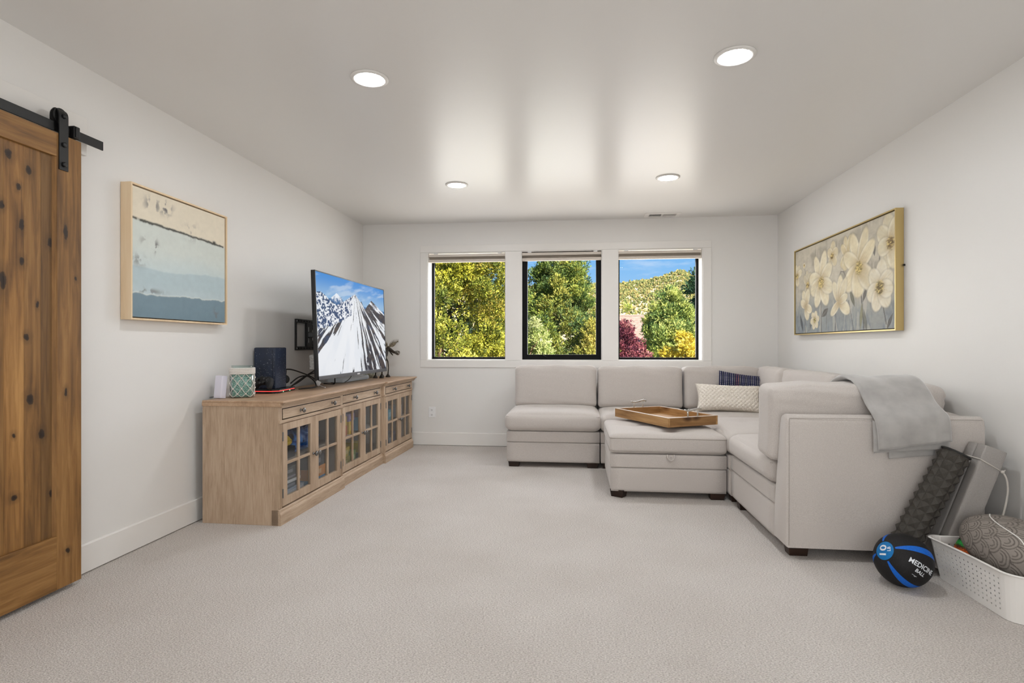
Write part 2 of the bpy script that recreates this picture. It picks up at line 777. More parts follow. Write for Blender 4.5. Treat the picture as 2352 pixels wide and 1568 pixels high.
bb = MB()
bb.prism([(XL + a, z) for a, z in base_profile(.015)], YF, YB, 'y')
bb.build('baseboard_left', M_TRIM)['kind'] = 'structure'
bb = MB()
bb.prism([(XR - a, z) for a, z in base_profile(.015)], YF, YB, 'y')
bb.build('baseboard_right', M_TRIM)['kind'] = 'structure'
bb = MB()
bb.prism([(YB - a, z) for a, z in base_profile(.015)], XL + .015, XR - .015, 'x')
bb.build('baseboard_back', M_TRIM)['kind'] = 'structure'

# flat casing boards round the three windows
tp = YB - .012
trims = [(-1.693, 1.418, WZ1, 2.195), (-1.693, 1.418, .857, WZ0), (-1.693, WIN[0][0], WZ0, WZ1),
         (WIN[2][1], 1.418, WZ0, WZ1), (WIN[0][1], WIN[1][0], WZ0, WZ1), (WIN[1][1], WIN[2][0], WZ0, WZ1)]
for i, (a, b_, c, d) in enumerate(trims):
    MB().box(a + .0006, b_ - .0006, tp, YB, c + .0006, d - .0006).build('trim_%d' % (i + 1), M_TRIM, bevel=.0015)['kind'] = 'structure'

for i, (x0, x1) in enumerate(WIN):
    t = thing('window_%d' % (i + 1), loc=((x0 + x1) / 2, YB + .1, WZ0), kind='structure')
    yf0, yf1 = YB + .165, YB + .215
    J = .008
    MB().box(x0, x0 + J, YB, yf0, WZ0, WZ1).build('jamb', M_TRIM, t)
    MB().box(x1 - J, x1, YB, yf0, WZ0, WZ1).build('jamb', M_TRIM, t)
    MB().box(x0 + J, x1 - J, YB, yf0, WZ0, WZ0 + J).build('sill', M_TRIM, t)
    MB().box(x0 + J, x1 - J, YB, yf0, WZ1 - J, WZ1).build('head_jamb', M_TRIM, t)
    fw = .055 if i == 1 else .024
    if i == 1:
        yf0, yf1 = YB + .05, YB + .105
    fr = MB()
    a0, a1, c0, c1 = x0 + J, x1 - J, WZ0 + J, WZ1 - J
    fr.box(a0, a0 + fw, yf0, yf1, c0, c1).box(a1 - fw, a1, yf0, yf1, c0, c1)
    fr.box(a0 + fw, a1 - fw, yf0, yf1, c0, c0 + fw).box(a0 + fw, a1 - fw, yf0, yf1, c1 - fw, c1)
    fr.build('window_frame', M_BLACK, t, bevel=.002)
    MB().box(a0 + fw, a1 - fw, yf0 + .025, yf0 + .029, c0 + fw, c1 - fw).build('glass_pane', M_GLASS, t)
    if i == 1:  # crank handle of the casement
        h = MB()
        hx = x0 + .235
        h.box(hx - .045, hx + .05, yf0 - .02, yf0, c0 + .008, c0 + .032)
        h.tube([(hx + .03, yf0 - .02, c0 + .03), (hx - .005, yf0 - .03, c0 + .045), (hx + .0, yf0 - .03, c0 + .075)], .007, 8)
        h.build('crank_handle', M_BLACK, t)

# raised cellular shades
sh_names = ['left', 'middle', 'right']
for i, (x0, x1) in enumerate(WIN):
    ins = .010
    t = thing('cellular_shade', 'taupe cellular shade raised to the top of the %s window' % sh_names[i], 'window shade',
              ((x0 + x1) / 2, YB + .05, 2.0), group='raised cellular shades')
    zt = WZ1 - .008
    y0, y1 = YB + .004, YB + .044
    MB().box(x0 + ins, x1 - ins, y0, y1, zt - .040, zt - .010).build('head_rail', M_SHADE, t, bevel=.003)
    st = MB()
    for k in range(5):
        z = zt - .043 - k * .0056
        st.prism([(y0 + .002, z), (y0 + .02, z + .0022), (y1 - .002, z), (y0 + .02, z - .0022)], x0 + ins + .004, x1 - ins - .004, 'x')
    st.build('pleated_fabric', M_SHADE, t)
    MB().box(x0 + ins, x1 - ins, y0 - .002, y1, zt - .098, zt - .069).build('bottom_rail', M_SHADE, t, bevel=.004)
    cx = (x0 + x1) / 2
    MB().box(cx - .04, cx + .04, y0 - .010, y0, zt - .078, zt - .070).build('pull_tab', M_SHADE, t, bevel=.003)
    for bx in (x0 + .09, x1 - .07):
        MB().box(bx - .02, bx + .02, y0 + .006, y1, zt - .010, zt).build('bracket', M_WHITE, t)

# ================================================================== ceiling lamps and vent
M_RING = plain('lamp_ring', srgb(222, 219, 215), .4)
M_LAMP = plain('lamp_diffuser', (1, 1, 1, 1), .5, emit=(.955, .985, 1.0, 1), estr=LAMP_STRENGTH)
lampspec = [(-1.026, 2.742, 'left of the two recessed ceiling lights nearest the camera'),
            (.739, 2.716, 'right of the two recessed ceiling lights nearest the camera'),
            (-.980, 4.634, 'left of the two recessed ceiling lights nearest the windows'),
            (.740, 4.617, 'right of the two recessed ceiling lights nearest the windows')]
for (x, y, lab) in lampspec:
    t = thing('ceiling_light', lab, 'ceiling light', (x, y, ZC), group='recessed ceiling lights')
    MB().lathe([(.070, -.004), (.074, -.009), (.085, -.0085), (.0945, -.004), (.0945, -.0005), (.070, -.0005)], (x, y, ZC), 40).build('trim_ring', M_RING, t, smooth=True)
    MB().lathe([(.0712, -.0052), (.069, -.0066), (.01, -.0068), (.01, -.0030), (.0712, -.0030)], (x, y, ZC), 40).build('diffuser', M_LAMP, t)

vent = thing('ceiling_vent', 'white slotted air vent on the ceiling above the right window', 'vent', (.89, 5.922, ZC))
V = MB()
vx0, vx1, vy0, vy1 = .714, 1.069, 5.836, 6.010
sx = [vx0 + .045, .885, .897, vx1 - .035]
V.box(vx0, sx[0], vy0, vy1, ZC - .008, ZC)
V.box(sx[3], vx1, vy0, vy1, ZC - .008, ZC)
V.box(sx[1], sx[2], vy0, vy1, ZC - .008, ZC)
V.box(sx[0], sx[1], vy0, vy0 + .035, ZC - .008, ZC).box(sx[0], sx[1], vy1 - .035, vy1, ZC - .008, ZC)
V.box(sx[2], sx[3], vy0, vy0 + .035, ZC - .008, ZC).box(sx[2], sx[3], vy1 - .035, vy1, ZC - .008, ZC)
V.build('vent_frame', M_TRIM, vent)
MB().box(vx0 + .02, vx1 - .02, vy0 + .02, vy1 - .02, ZC - .0015, ZC).build('vent_cavity', plain('vent_dark', srgb(40, 38, 36), .9), vent)
for (a, b_, tilt) in ((sx[0], sx[1], .4), (sx[2], sx[3], -.35)):
    for k in range(11):
        x = a + (k + .5) * (b_ - a) / 11
        Mr = Matrix.Rotation(tilt, 3, 'Y')
        MB().obox((x, (vy0 + vy1) / 2, ZC - .005), (.0022, vy1 - vy0 - .07, .010), Mr).build('slat', M_TRIM, vent)

# wall outlet
t = thing('wall_outlet', 'white duplex outlet low on the back wall between sideboard and sofa', 'outlet', (-1.563, YB, .362))
MB().box(-1.600, -1.526, YB - .006, YB, .305, .419).build('cover_plate', M_WHITE, t, bevel=.002)
for zc in (.388, .336):
    s = MB().box(-1.580, -1.546, YB - .0085, YB - .006, zc - .014, zc + .014).build('socket', M_WHITE, t, bevel=.003)
    d = MB()
    d.box(-1.571, -1.568, YB - .0092, YB - .0083, zc - .002, zc + .007).box(-1.558, -1.555, YB - .0092, YB - .0083, zc - .002, zc + .006)
    d.box(-1.566, -1.560, YB - .0092, YB - .0083, zc - .010, zc - .005)
    d.build('slot', plain('slot_dark', srgb(60, 58, 56), .8), s)

# ================================================================== barn door (left wall)
DX0, DX1 = XL + .055, XL + .092      # door thickness band
dy0, dy1, dz0, dz1 = 1.36, 2.362, .022, 2.030
A_D, A_M, A_L = srgb(84, 55, 30), srgb(122, 84, 47), srgb(150, 108, 64)


KNOTS = [(0.177, 1.87, 0.016, 1.3), (0.261, 1.828, 0.015, 1.3), (0.218, 1.748, 0.01, 1.6), (0.231, 1.594, 0.011, 2.2), (0.358, 1.543, 0.014, 1.4), (0.154, 1.355, 0.015, 2.6), (0.233, 1.445, 0.012, 1.6), (0.253, 1.13, 0.013, 1.2), (0.421, 1.601, 0.01, 3.5), (0.267, 0.87, 0.017, 1.4), (0.319, 0.717, 0.015, 1.4), (0.2, 0.475, 0.016, 0.8), (0.364, 0.45, 0.013, 1.3), (0.432, 0.177, 0.012, 1.0), (0.472, 1.399, 0.007, 1.5), (0.149, 1.656, 0.012, 1.5), (0.198, 0.729, 0.008, 1.4), (0.423, 0.888, 0.008, 2.5), (0.299, 1.268, 0.007, 2.0)]


def alder(i, axis='z', tone=1.0, span=None):
    c = lambda r, g, b: srgb(r * tone, g * tone, b * tone)
    kn = [k for k in KNOTS if span and span[0] - 1.86 - .03 < k[0] < span[1] - 1.86 + .03]
    return wood('knotty_alder_%s_%d' % (axis, i), c(88, 60, 31), c(136, 97, 52), c(168, 126, 74), axis, fine=46, rough=.5, seed=i * 3.37, bump=.1, broad=1.6, spots=kn)


door = thing('barn_door', 'knotty brown wooden barn door hanging at the left edge from a black rail', 'door', (XL + .07, 1.86, 0))
MB().box(DX0, DX1, 2.238, dy1, dz0, dz1).build('stile', alder(1, span=(2.238, dy1)), door, bevel=.002)
MB().box(DX0, DX1, dy0, dy0 + .124, dz0, dz1).build('stile', alder(2), door, bevel=.002)
MB().box(DX0, DX1, dy0 + .124, 2.238, 1.925, dz1).build('rail', alder(3, 'y'), door, bevel=.002)
MB().box(DX0, DX1, dy0 + .124, 2.238, dz0, .258).build('rail', alder(4, 'y'), door, bevel=.002)
edges = [dy0 + .124, 1.585, 1.70, 1.80, 1.905, 2.016, 2.146 - .045, 2.175, 2.238]
for k in range(len(edges) - 1):
    tone = [1.0, .92, 1.06, .88, .96, 1.1, .98, .8][k]
    MB().box(DX0 + .010, DX1 - .013, edges[k] + .0004, edges[k + 1] - .0004, .258, 1.925).build('plank', alder(10 + k, 'z', tone, span=(edges[k], edges[k + 1])), door)
mold = MB()
pb = .012
mold.prism([(DX1 - .013, 2.238 - pb), (DX1 - .002, 2.238), (DX1 - .013, 2.238)], .258, 1.925, 'z')
mold.build('panel_moulding', alder(5), door)

# rail, hanger and header board
t = thing('barn_door_rail', 'black steel sliding rail along the left wall above the barn door', 'door rail', (XL + .085, 1.9, 2.06))
MB().box(XL + .070, XL + .077, 1.30, 2.500, 2.040, 2.082).build('rail_bar', M_HW, t, bevel=.001)
st = MB().box(XL + .060, XL + .098, 2.318, 2.350, 2.036, 2.092).build('end_stop', M_HW, t, bevel=.004)
MB().box(XL + .098, XL + .104, 2.322, 2.338, 2.040, 2.088).build('stop_bumper', M_HW, st, bevel=.002)
for y in (1.5, 2.0):
    MB().lathe([(.012, 0), (.012, .050), (.0, .05)], (XL + .02, y, 2.061), 12, Matrix.Rotation(PI / 2, 3, 'Y')).build('spacer', M_HW, t)

t = thing('barn_door_hanger', 'black strap hanger with wheel riding the rail at the barn door top', 'door hanger', (XL + .1, 2.268, 2.0))
hb = MB()
yc, hw = 2.268, .0225
xf, xb = XL + .0965, XL + .048          # front strap and back leg
zr = 2.112
path = [(xf, 1.872), (xf, zr)]
R = (xf - xb) / 2
for k in range(1, 12):
    w = PI * k / 12
    path.append(((xf + xb) / 2 + R * math.cos(w), zr + R * 1.35 * math.sin(w)))
path += [(xb, zr), (xb, 2.085)]
th = .006
inner = []
P = [Vector((a, b)) for a, b in path]
vs, fs = [], []
for i, p in enumerate(P):
    tng = (P[min(i + 1, len(P) - 1)] - P[max(i - 1, 0)]).normalized()
    nrm = Vector((tng.y, -tng.x))
    for (s, y) in ((0, yc - hw), (0, yc + hw), (-th, yc + hw), (-th, yc - hw)):
        q = p + nrm * s
        vs.append((q.x, y, q.y))
for i in range(len(P) - 1):
    for k in range(4):
        fs.append((i * 4 + k, i * 4 + (k + 1) % 4, (i + 1) * 4 + (k + 1) % 4, (i + 1) * 4 + k))
fs += [(0, 1, 2, 3), tuple((len(P) - 1) * 4 + k for k in (3, 2, 1, 0))]
hb.add(vs, fs).build('strap', M_HW, t)
Ry = Matrix.Rotation(PI / 2, 3, 'Y')
MB().lathe([(.012, -.010), (.036, -.010), (.036, -.006), (.030, -.003), (.030, .003), (.036, .006), (.036, .010), (.012, .010)], ((xf + xb) / 2, yc, 2.112), 28, Ry).build('wheel', M_HW, t, smooth=False)
for z in (2.112, 1.985, 1.898):
    MB().lathe([(.011, 0), (.011, .006), (.008, .009), (.001, .010)], (xf, yc, z), 14, Ry).build('bolt', M_HW, t)

MB().box(XL, XL + .019, 1.20, 2.470, 2.006, 2.186).build('trim_7', M_TRIM, bevel=.002)['kind'] = 'structure'

# ================================================================== pictures
def picture(name, parent, corners, nu, nv, func, mat):
    """corners: bottom-left, bottom-right, top-left (world)"""
    bl, br, tl = [np.array(c, float) for c in corners]
    u = np.linspace(0, 1, nu)
    v = np.linspace(0, 1, nv)
    U, W = np.meshgrid(u, v, indexing='ij')
    P = bl + U[..., None] * (br - bl) + W[..., None] * (tl - bl)
    c = func(U, W)
    m = MB()
    m.grid(P)
    return m.build(name, mat, parent, colors=c.reshape(-1, 3))


def mixc(c, mask, col):
    return c * (1 - mask[..., None]) + lin(col) * mask[..., None]


def seascape(U, V):
    T = 1 - V
    n = fbm(U * 5, V * 5, 3)
    n2 = fbm(U * 30, V * 30, 9)
    c = np.ones(U.shape + (3,)) * lin((226, 216, 196))
    e1 = .245 + .015 * (fbm(U * 4, U * 0, 5) - .5) + U * .03
    c = mixc(c, smooth01(e1 - .01, e1 + .015, T), (208, 214, 208))
    c = mixc(c, smooth01(.38, .62, T + .1 * (n - .5)) * .8, (196, 210, 212))
    e2 = .595 + .05 * np.sin(U * 5.2 + .2) * .35 + .02 * (fbm(U * 12, V * 3, 21) - .5)
    c = mixc(c, smooth01(e2 - .006, e2 + .012, T) * .85, (176, 194, 200))
    c = mixc(c, smooth01(.70, .80, T + .06 * (n - .5)) * .6, (190, 204, 208))
    e3 = .815 - .02 * U + .03 * (fbm(U * 22, V * 6, 31) - .5)
    c = mixc(c, smooth01(e3 - .003, e3 + .006, T), (120, 142, 154))
    c = mixc(c, np.exp(-((T - e3) / .006) ** 2) * .5, (225, 228, 222))
    c = mixc(c, smooth01(.85, 1.0, T + .1 * (n - .5)) * .35, (104, 128, 142))
    ln = np.exp(-((T - e1 + .004 * (n2 - .5) * 4) / (.006 + .005 * n)) ** 2) * smooth01(.30, .45, fbm(U * 9, V * 2, 41))
    c = mixc(c, np.clip(ln * 1.4, 0, 1) * .92, (58, 60, 58))
    ob = np.exp(-(((U - .86) / .018) ** 2 + ((T - .262) / .013) ** 2))
    c = mixc(c, np.clip(ob * 1.5, 0, 1) * .9, (45, 46, 44))
    for (a, b, sx_, sy_, k) in ((.18, .10, .06, .05, 1.0), (.31, .09, .06, .05, 1.0), (.22, .43, .022, .05, .9), (.60, .23, .09, .06, .5), (.06, .56, .06, .04, .6), (.1, .40, .03, .03, .4), (.15, .79, .12, .02, .7), (.88, .93, .03, .06, .6)):
        g = np.exp(-(((U - a) / sx_) ** 2 + ((T - b) / sy_) ** 2)) * smooth01(.47, .60, fbm(U * 26, V * 18, 51))
        c = mixc(c, np.clip(g * 1.3, 0, 1) * k, (118, 116, 116))
    return c * (0.95 + .10 * n2[..., None])


def flowers(U, V):
    T = 1 - V
    n = fbm(U * 7, V * 7, 3)
    n2 = fbm(U * 40, V * 40, 8)
    stv = fbm(U * 34, V * 4, 15)
    c = np.ones(U.shape + (3,)) * lin((196, 188, 170))
    c = mixc(c, smooth01(.40, .70, n) * .8, (160, 152, 138))
    c = mixc(c, smooth01(.40, 1.0, T + .35 * (fbm(U * 3, V * 3, 4) - .5) + .25 * (.5 - U)) * .8, (130, 140, 146))
    c = mixc(c, smooth01(.55, 1.0, T) * smooth01(.42, .6, stv) * .65, (94, 112, 128))
    c = mixc(c, smooth01(.52, .66, stv) * .5, (206, 198, 182))

    def ell(cx, cy, a, b, ang, soft=.12):
        ca, sa = math.cos(ang), math.sin(ang)
        dx = (U - cx) * 1.98
        dy = V - cy
        x = (dx * ca + dy * sa) / a
        y = (-dx * sa + dy * ca) / b
        return x, y, 1 - smooth01(1 - soft, 1 + soft, np.sqrt(x * x + y * y))

    def line(pts, w, col):
        nonlocal c
        for (p, q) in zip(pts[:-1], pts[1:]):
            ax_, ay, bx, by = p[0] * 1.98, p[1], q[0] * 1.98, q[1]
            dx, dy = bx - ax_, by - ay
            tt = np.clip(((U * 1.98 - ax_) * dx + (V - ay) * dy) / (dx * dx + dy * dy), 0, 1)
            d = np.hypot(U * 1.98 - ax_ - tt * dx, V - ay - tt * dy)
            c = mixc(c, (1 - smooth01(w * .6, w * 1.3, d)) * .85, col)

    def leaf(cx, cy, L, w, ang, col=(92, 88, 84)):
        nonlocal c
        x, y, m = ell(cx, cy, L, w, ang)
        taper = 1 - smooth01(.75, 1.05, np.abs(x) ** 1.5 + np.abs(y) * 1.1)
        c = mixc(c, np.clip(taper * m * 1.2, 0, 1) * .9, col)
        c = mixc(c, np.exp(-(y / .15) ** 2) * (np.abs(x) < .8) * m * .4, (150, 146, 138))

    def flower(cx, cy, r, petals, center=(150, 132, 84), tint=(228, 218, 190), cr=.26, seed=0):
        nonlocal c
        rr = random.Random(seed)
        for k, (ang, L, w) in enumerate(petals):
            a = math.radians(ang)
            px, py = cx + math.cos(a) * r * L * .55 / 1.98, cy + math.sin(a) * r * L * .55
            x, y, m = ell(px, py, r * L * .55, r * w, a)
            c = mixc(c, (1 - smooth01(.9, 1.25, np.sqrt(x * x + y * y))) * .48, (126, 114, 94))
            base = np.array(tint) * (1 - .05 * rr.random())
            c = mixc(c, m * .97, base)
            vein = smooth01(.50, .75, fbm(y * 7 + k * 3, x * 1.3, 60 + k))
            c = mixc(c, m * vein * .35, (206, 186, 146))
            c = mixc(c, m * smooth01(.3, -.95, x) * .7, (172, 146, 100))
            c = mixc(c, m * smooth01(.45, .95, np.abs(y)) * .4, (240, 236, 222))
        if cr > 0:
            d = np.hypot((U - cx) * 1.98, V - cy) / (r * cr)
            sp = fbm(U * 90, V * 90, 77 + seed)
            c = mixc(c, (1 - smooth01(.5, 1.25, d + (sp - .5))) * .9, center)
            c = mixc(c, (1 - smooth01(.6, 1.3, d)) * smooth01(.52, .66, sp) * .9, (222, 200, 130))
            c = mixc(c, (1 - smooth01(.6, 1.3, d)) * smooth01(.42, .30, sp) * .8, (92, 76, 50))

    DK = (86, 82, 80)
    line([(.33, .45), (.335, 0)], .006, DK)
    line([(.73, .42), (.76, 0)], .008, DK)
    line([(.90, .28), (.935, .04)], .006, DK)
    line([(.495, .22), (.49, 0)], .005, DK)
    line([(.125, .28), (.135, 0)], .006, DK)
    line([(.885, .66), (.865, .30)], .005, DK)
    line([(.60, .30), (.60, .52), (.575, .60), (.545, .61), (.535, .58)], .004, DK)
    line([(.62, .3), (.67, 0)], .004, DK)
    line([(.12, .78), (.15, .66)], .003, DK)
    line([(.40, .3), (.39, .02)], .003, DK)
    line([(.20, .2), (.18, .02)], .004, DK)
    leaf(.445, .66, .075, .022, 1.4)
    leaf(.725, .79, .07, .025, 1.2)
    leaf(.84, .74, .08, .035, 1.75)
    leaf(.93, .50, .12, .035, .95)
    leaf(.655, .32, .11, .035, 2.05, (104, 104, 88))
    leaf(.735, .13, .14, .03, 1.45, (140, 138, 108))
    leaf(.085, .12, .13, .03, 1.95, (70, 74, 82))
    leaf(.375, .21, .09, .045, .5)
    leaf(.53, .54, .055, .02, 1.35)
    leaf(.765, .33, .08, .03, 1.1)
    leaf(.96, .06, .09, .025, 1.0)
    leaf(.21, .12, .10, .022, 1.3, (78, 82, 88))
    leaf(.30, .36, .05, .03, 1.9)
    leaf(.77, .08, .13, .03, 1.8, (110, 112, 104))
    flower(.02, .70, .13, [(100, 1, .3), (60, 1, .3), (280, .9, .4), (20, 1, .35)], cr=.28, seed=1)
    flower(.12, .80, .035, [(k * 72, 1, .4) for k in range(5)], center=(120, 96, 50), cr=.5, seed=2)
    flower(.165, .56, .14, [(95, 1.1, .32), (130, 1, .3), (60, 1, .32), (250, 1, .4), (300, .9, .4)], center=(142, 116, 70), tint=(206, 196, 170), seed=3)
    flower(.455, .80, .12, [(80, 1.2, .45), (140, .9, .45), (20, 1.0, .5), (250, .9, .5), (310, 1, .45)], center=(132, 106, 60), tint=(212, 200, 168), seed=4)
    flower(.605, .75, .15, [(100, 1.25, .3), (70, 1.3, .28), (130, 1.0, .3), (220, .9, .42), (300, .8, .42), (250, .9, .4)], cr=0, tint=(220, 206, 168), seed=5)
    flower(.965, .74, .22, [(100, 1.1, .42), (140, 1.0, .38), (60, 1, .4), (250, 1.0, .42), (290, 1.0, .4), (190, .8, .36)], center=(128, 104, 64), tint=(222, 212, 184), seed=6)
    flower(.33, .55, .265, [(115, 1.15, .26), (75, 1.2, .28), (35, 1.0, .32), (165, 1.0, .34), (200, .9, .34), (245, 1.0, .30), (300, 1.0, .34), (340, .95, .32)], center=(170, 148, 96), cr=.25, seed=7)
    flower(.715, .60, .29, [(110, 1.15, .27), (70, 1.2, .26), (40, 1.05, .27), (150, 1.0, .28), (215, 1.0, .36), (265, .9, .40), (320, 1.0, .36)], center=(168, 148, 92), cr=.22, tint=(226, 214, 182), seed=8)
    flower(.14, .31, .17, [(110, 1.1, .34), (70, 1.15, .36), (150, .8, .3), (290, .9, .36), (340, .9, .3)], cr=0, seed=9)
    flower(.53, .30, .22, [(120, 1.05, .27), (85, 1.15, .28), (60, 1.1, .26), (330, .95, .30), (215, .9, .22), (20, .7, .2)], cr=0, seed=10)
    flower(.255, .14, .10, [(k * 60 + 10, 1, .4) for k in range(6)], center=(170, 160, 110), cr=.3, seed=11)
    flower(.885, .37, .20, [(80, 1.15, .42), (130, 1.0, .42), (30, 1.0, .42), (200, .95, .42), (250, 1.0, .42), (310, 1.0, .42), (350, .9, .4)], center=(136, 118, 74), cr=.33, tint=(228, 220, 198), seed=12)
    return np.clip(c * (.90 + .20 * n2[..., None]), 0, 1)


def summit(U, V):
    T = V
    sky_t = smooth01(.70, 1.0, T)
    c = np.ones(U.shape + (3,)) * lin((150, 188, 220))
    c = mixc(c, sky_t, (58, 138, 214))
    cl = smooth01(.50, .72, fbm(U * 4 + T * 3, T * 14 - U * 5, 5)) * smooth01(.74, .82, T) * (1 - smooth01(.92, 1.0, T) * .5)
    c = mixc(c, cl * .6, (196, 214, 232))
    # far blue ranges
    far = .775 - .05 * U + .02 * (fbm(U * 9, U * 0, 7) - .5)
    c = mixc(c, 1 - smooth01(far - .004, far + .004, T), (52, 108, 164))
    c = mixc(c, (1 - smooth01(.62, .72, T)), (26, 72, 124))
    # left range and small peak
    def ridge(pk):
        r = np.zeros_like(U)
        for (x, h, s1, s2) in pk:
            r = np.maximum(r, h - np.where(U < x, (x - U) * s1, (U - x) * s2))
        return r
    jag = .025 * (fbm(U * 26, U * 0 + 2, 12) - .5)
    sp = fbm(U * 85, T * 62, 23)
    sp2 = fbm(U * 24, T * 24, 33)
    r2 = ridge([(.245, .83, .75, .7)]) + jag
    m2 = 1 - smooth01(r2 - .003, r2 + .003, T)
    snow = smooth01(.74, .80, T + .12 * (sp - .5))
    c = np.where((m2 > .5)[..., None], mixc(np.ones_like(c) * lin((44, 96, 148)), snow, (232, 238, 246)), c)
    r1 = ridge([(.055, .815, .35, .62), (.0, .80, .5, .5), (.12, .775, .5, .55)]) + jag
    m1 = (1 - smooth01(r1 - .003, r1 + .003, T))
    c1 = mixc(np.ones_like(c) * lin((22, 60, 104)), smooth01(.49, .54, sp + .10 * (T - .62)), (232, 236, 242))
    c = np.where((m1 > .5)[..., None], c1, c)
    # foreground mountain
    px, py = .505, .865
    rm = ridge([(px, py, .62, 1.0), (.765, .835, 1.15, .62), (.60, .80, 2, 2.0)]) + .6 * jag
    low = .62 - .5 * np.clip(.36 - U, 0, 1)
    inm = (1 - smooth01(rm - .002, rm + .002, T)) > .5
    ang = np.arctan2(U - px, np.maximum(py + .03 - T, .001) * .62)
    rad = np.hypot((U - px) * 1.7, T - py)
    stk = fbm(ang * 16, rad * 2.2, 44, 4)
    stk2 = fbm(ang * 34, rad * 5.0, 48, 4)
    white = np.ones_like(c) * lin((236, 238, 242))
    white = mixc(white, smooth01(.4, .7, fbm(ang * 6, rad * 3, 71)) * .25, (206, 214, 226))
    dens = .60 - .10 * smooth01(.10, .55, ang) * smooth01(.05, .25, rad) - .06 * smooth01(.12, 0, rad) + .10 * smooth01(-.12, -.35, ang) * smooth01(.30, .5, rad) * (1 - smooth01(-.75, -.95, ang))
    dens = dens - .03 - .08 * smooth01(-.70, -.92, ang) - .16 * np.exp(-((T - (.24 + .95 * U)) / .055) ** 2) * (1 - smooth01(.26, .34, U))
    dk = smooth01(dens, dens + .025, .62 * stk + .38 * stk2)
    rock = np.ones_like(c) * lin((34, 30, 40))
    rock = mixc(rock, smooth01(.5, .6, sp2) * .6, (78, 62, 54))
    rock = mixc(rock, smooth01(.55, .7, fbm(U * 12, T * 12, 90)) * .5, (30, 62, 104))
    cm = white * (1 - dk[..., None]) + rock * dk[..., None]
    # speckled shoulder to the left
    sh = inm & (T > .45 + .60 * np.clip(U, 0, 1) ** 1.5 + .05 * (sp2 - .5)) & (U < .455 + .03 * (sp2 - .5))
    csh = mixc(np.ones_like(c) * lin((24, 58, 104)), smooth01(.485, .52, sp + .20 * (U - .20) + .25 * (sp2 - .5)), (234, 236, 242))
    c = np.where(inm[..., None], cm, c)
    c = np.where(sh[..., None], csh, c)
    blk = smooth01(.52, .56, fbm(U * 14, T * 7, 101)) * np.exp(-(((U - .72) / .085) ** 2 + ((T - .12) / .17) ** 2)) * 1.6
    c = mixc(c, np.clip(blk, 0, 1) * inm, (24, 20, 38))
    return np.clip(c, 0, 1)


M_MAPLE = wood('pale_maple', srgb(216, 188, 152), srgb(228, 202, 166), srgb(236, 214, 182), 'z', fine=30, rough=.5, bump=.05)
M_CANVAS = vcol('painted_canvas', rough=.65, spec=.3, bump=.25, bscale=260)
M_GOLD = plain('gold_frame', srgb(196, 172, 116), .32, metal=.55, bump=.05)

pt = thing('framed_picture', 'abstract seascape in pale blue and cream with light maple frame on left wall', 'picture', (XL, 3.08, 1.59))
px0, px1 = XL + .002, XL + .062
py0, py1, pz0, pz1 = 2.690, 3.505, 1.232, 1.948
ft = .009
MB().box(px0, px1, py0, py0 + ft, pz0, pz1).build('frame_side', M_MAPLE, pt)
MB().box(px0, px1, py1 - ft, py1, pz0, pz1).build('frame_side', M_MAPLE, pt)
MB().box(px0, px1, py0 + ft, py1 - ft, pz0, pz0 + ft).build('frame_rail', M_MAPLE, pt)
MB().box(px0, px1, py0 + ft, py1 - ft, pz1 - ft, pz1).build('frame_rail', M_MAPLE, pt)
MB().box(px0, px0 + .02, py0 + ft, py1 - ft, pz0 + ft, pz1 - ft).build('backing', plain('frame_gap', srgb(40, 34, 30), .9), pt)
g = .015
MB().box(px0 + .02, px1 - .009, py0 + g, py1 - g, pz0 + g, pz1 - g).build('canvas', plain('canvas_edge', srgb(190, 186, 176), .9), pt)
picture('painting', pt, ((px1 - .008, py0 + g, pz0 + g), (px1 - .008, py1 - g, pz0 + g), (px1 - .008, py0 + g, pz1 - g)), 190, 250, seascape, M_CANVAS)

pt = thing('framed_picture', 'cream flowers painted on grey in thin gold frame on right wall', 'picture', (XR, 4.66, 1.59))
px1, px0 = XR - .052, XR - .002
py0, py1, pz0, pz1 = 3.835, 5.500, 1.192, 1.972
MB().box(px1, px0, py0, py0 + ft, pz0, pz1).build('frame_side', M_GOLD, pt)
MB().box(px1, px0, py1 - ft, py1, pz0, pz1).build('frame_side', M_GOLD, pt)
MB().box(px1, px0, py0 + ft, py1 - ft, pz0, pz0 + ft).build('frame_rail', M_GOLD, pt)
MB().box(px1, px0, py0 + ft, py1 - ft, pz1 - ft, pz1).build('frame_rail', M_GOLD, pt)
MB().box(px0 - .02, px0, py0 + ft, py1 - ft, pz0 + ft, pz1 - ft).build('backing', MATS['frame_gap'], pt)
MB().box(px1 + .009, px0 - .02, py0 + g, py1 - g, pz0 + g, pz1 - g).build('canvas', MATS['canvas_edge'], pt)
picture('painting', pt, ((px1 + .008, py1 - g, pz0 + g), (px1 + .008, py0 + g, pz0 + g), (px1 + .008, py1 - g, pz1 - g)), 340, 230, flowers, M_CANVAS)
MB().box(XR - .012, XR, py0 - .014, py0 - .008, 1.60, 1.612).build('wall_hook', M_HW, pt)

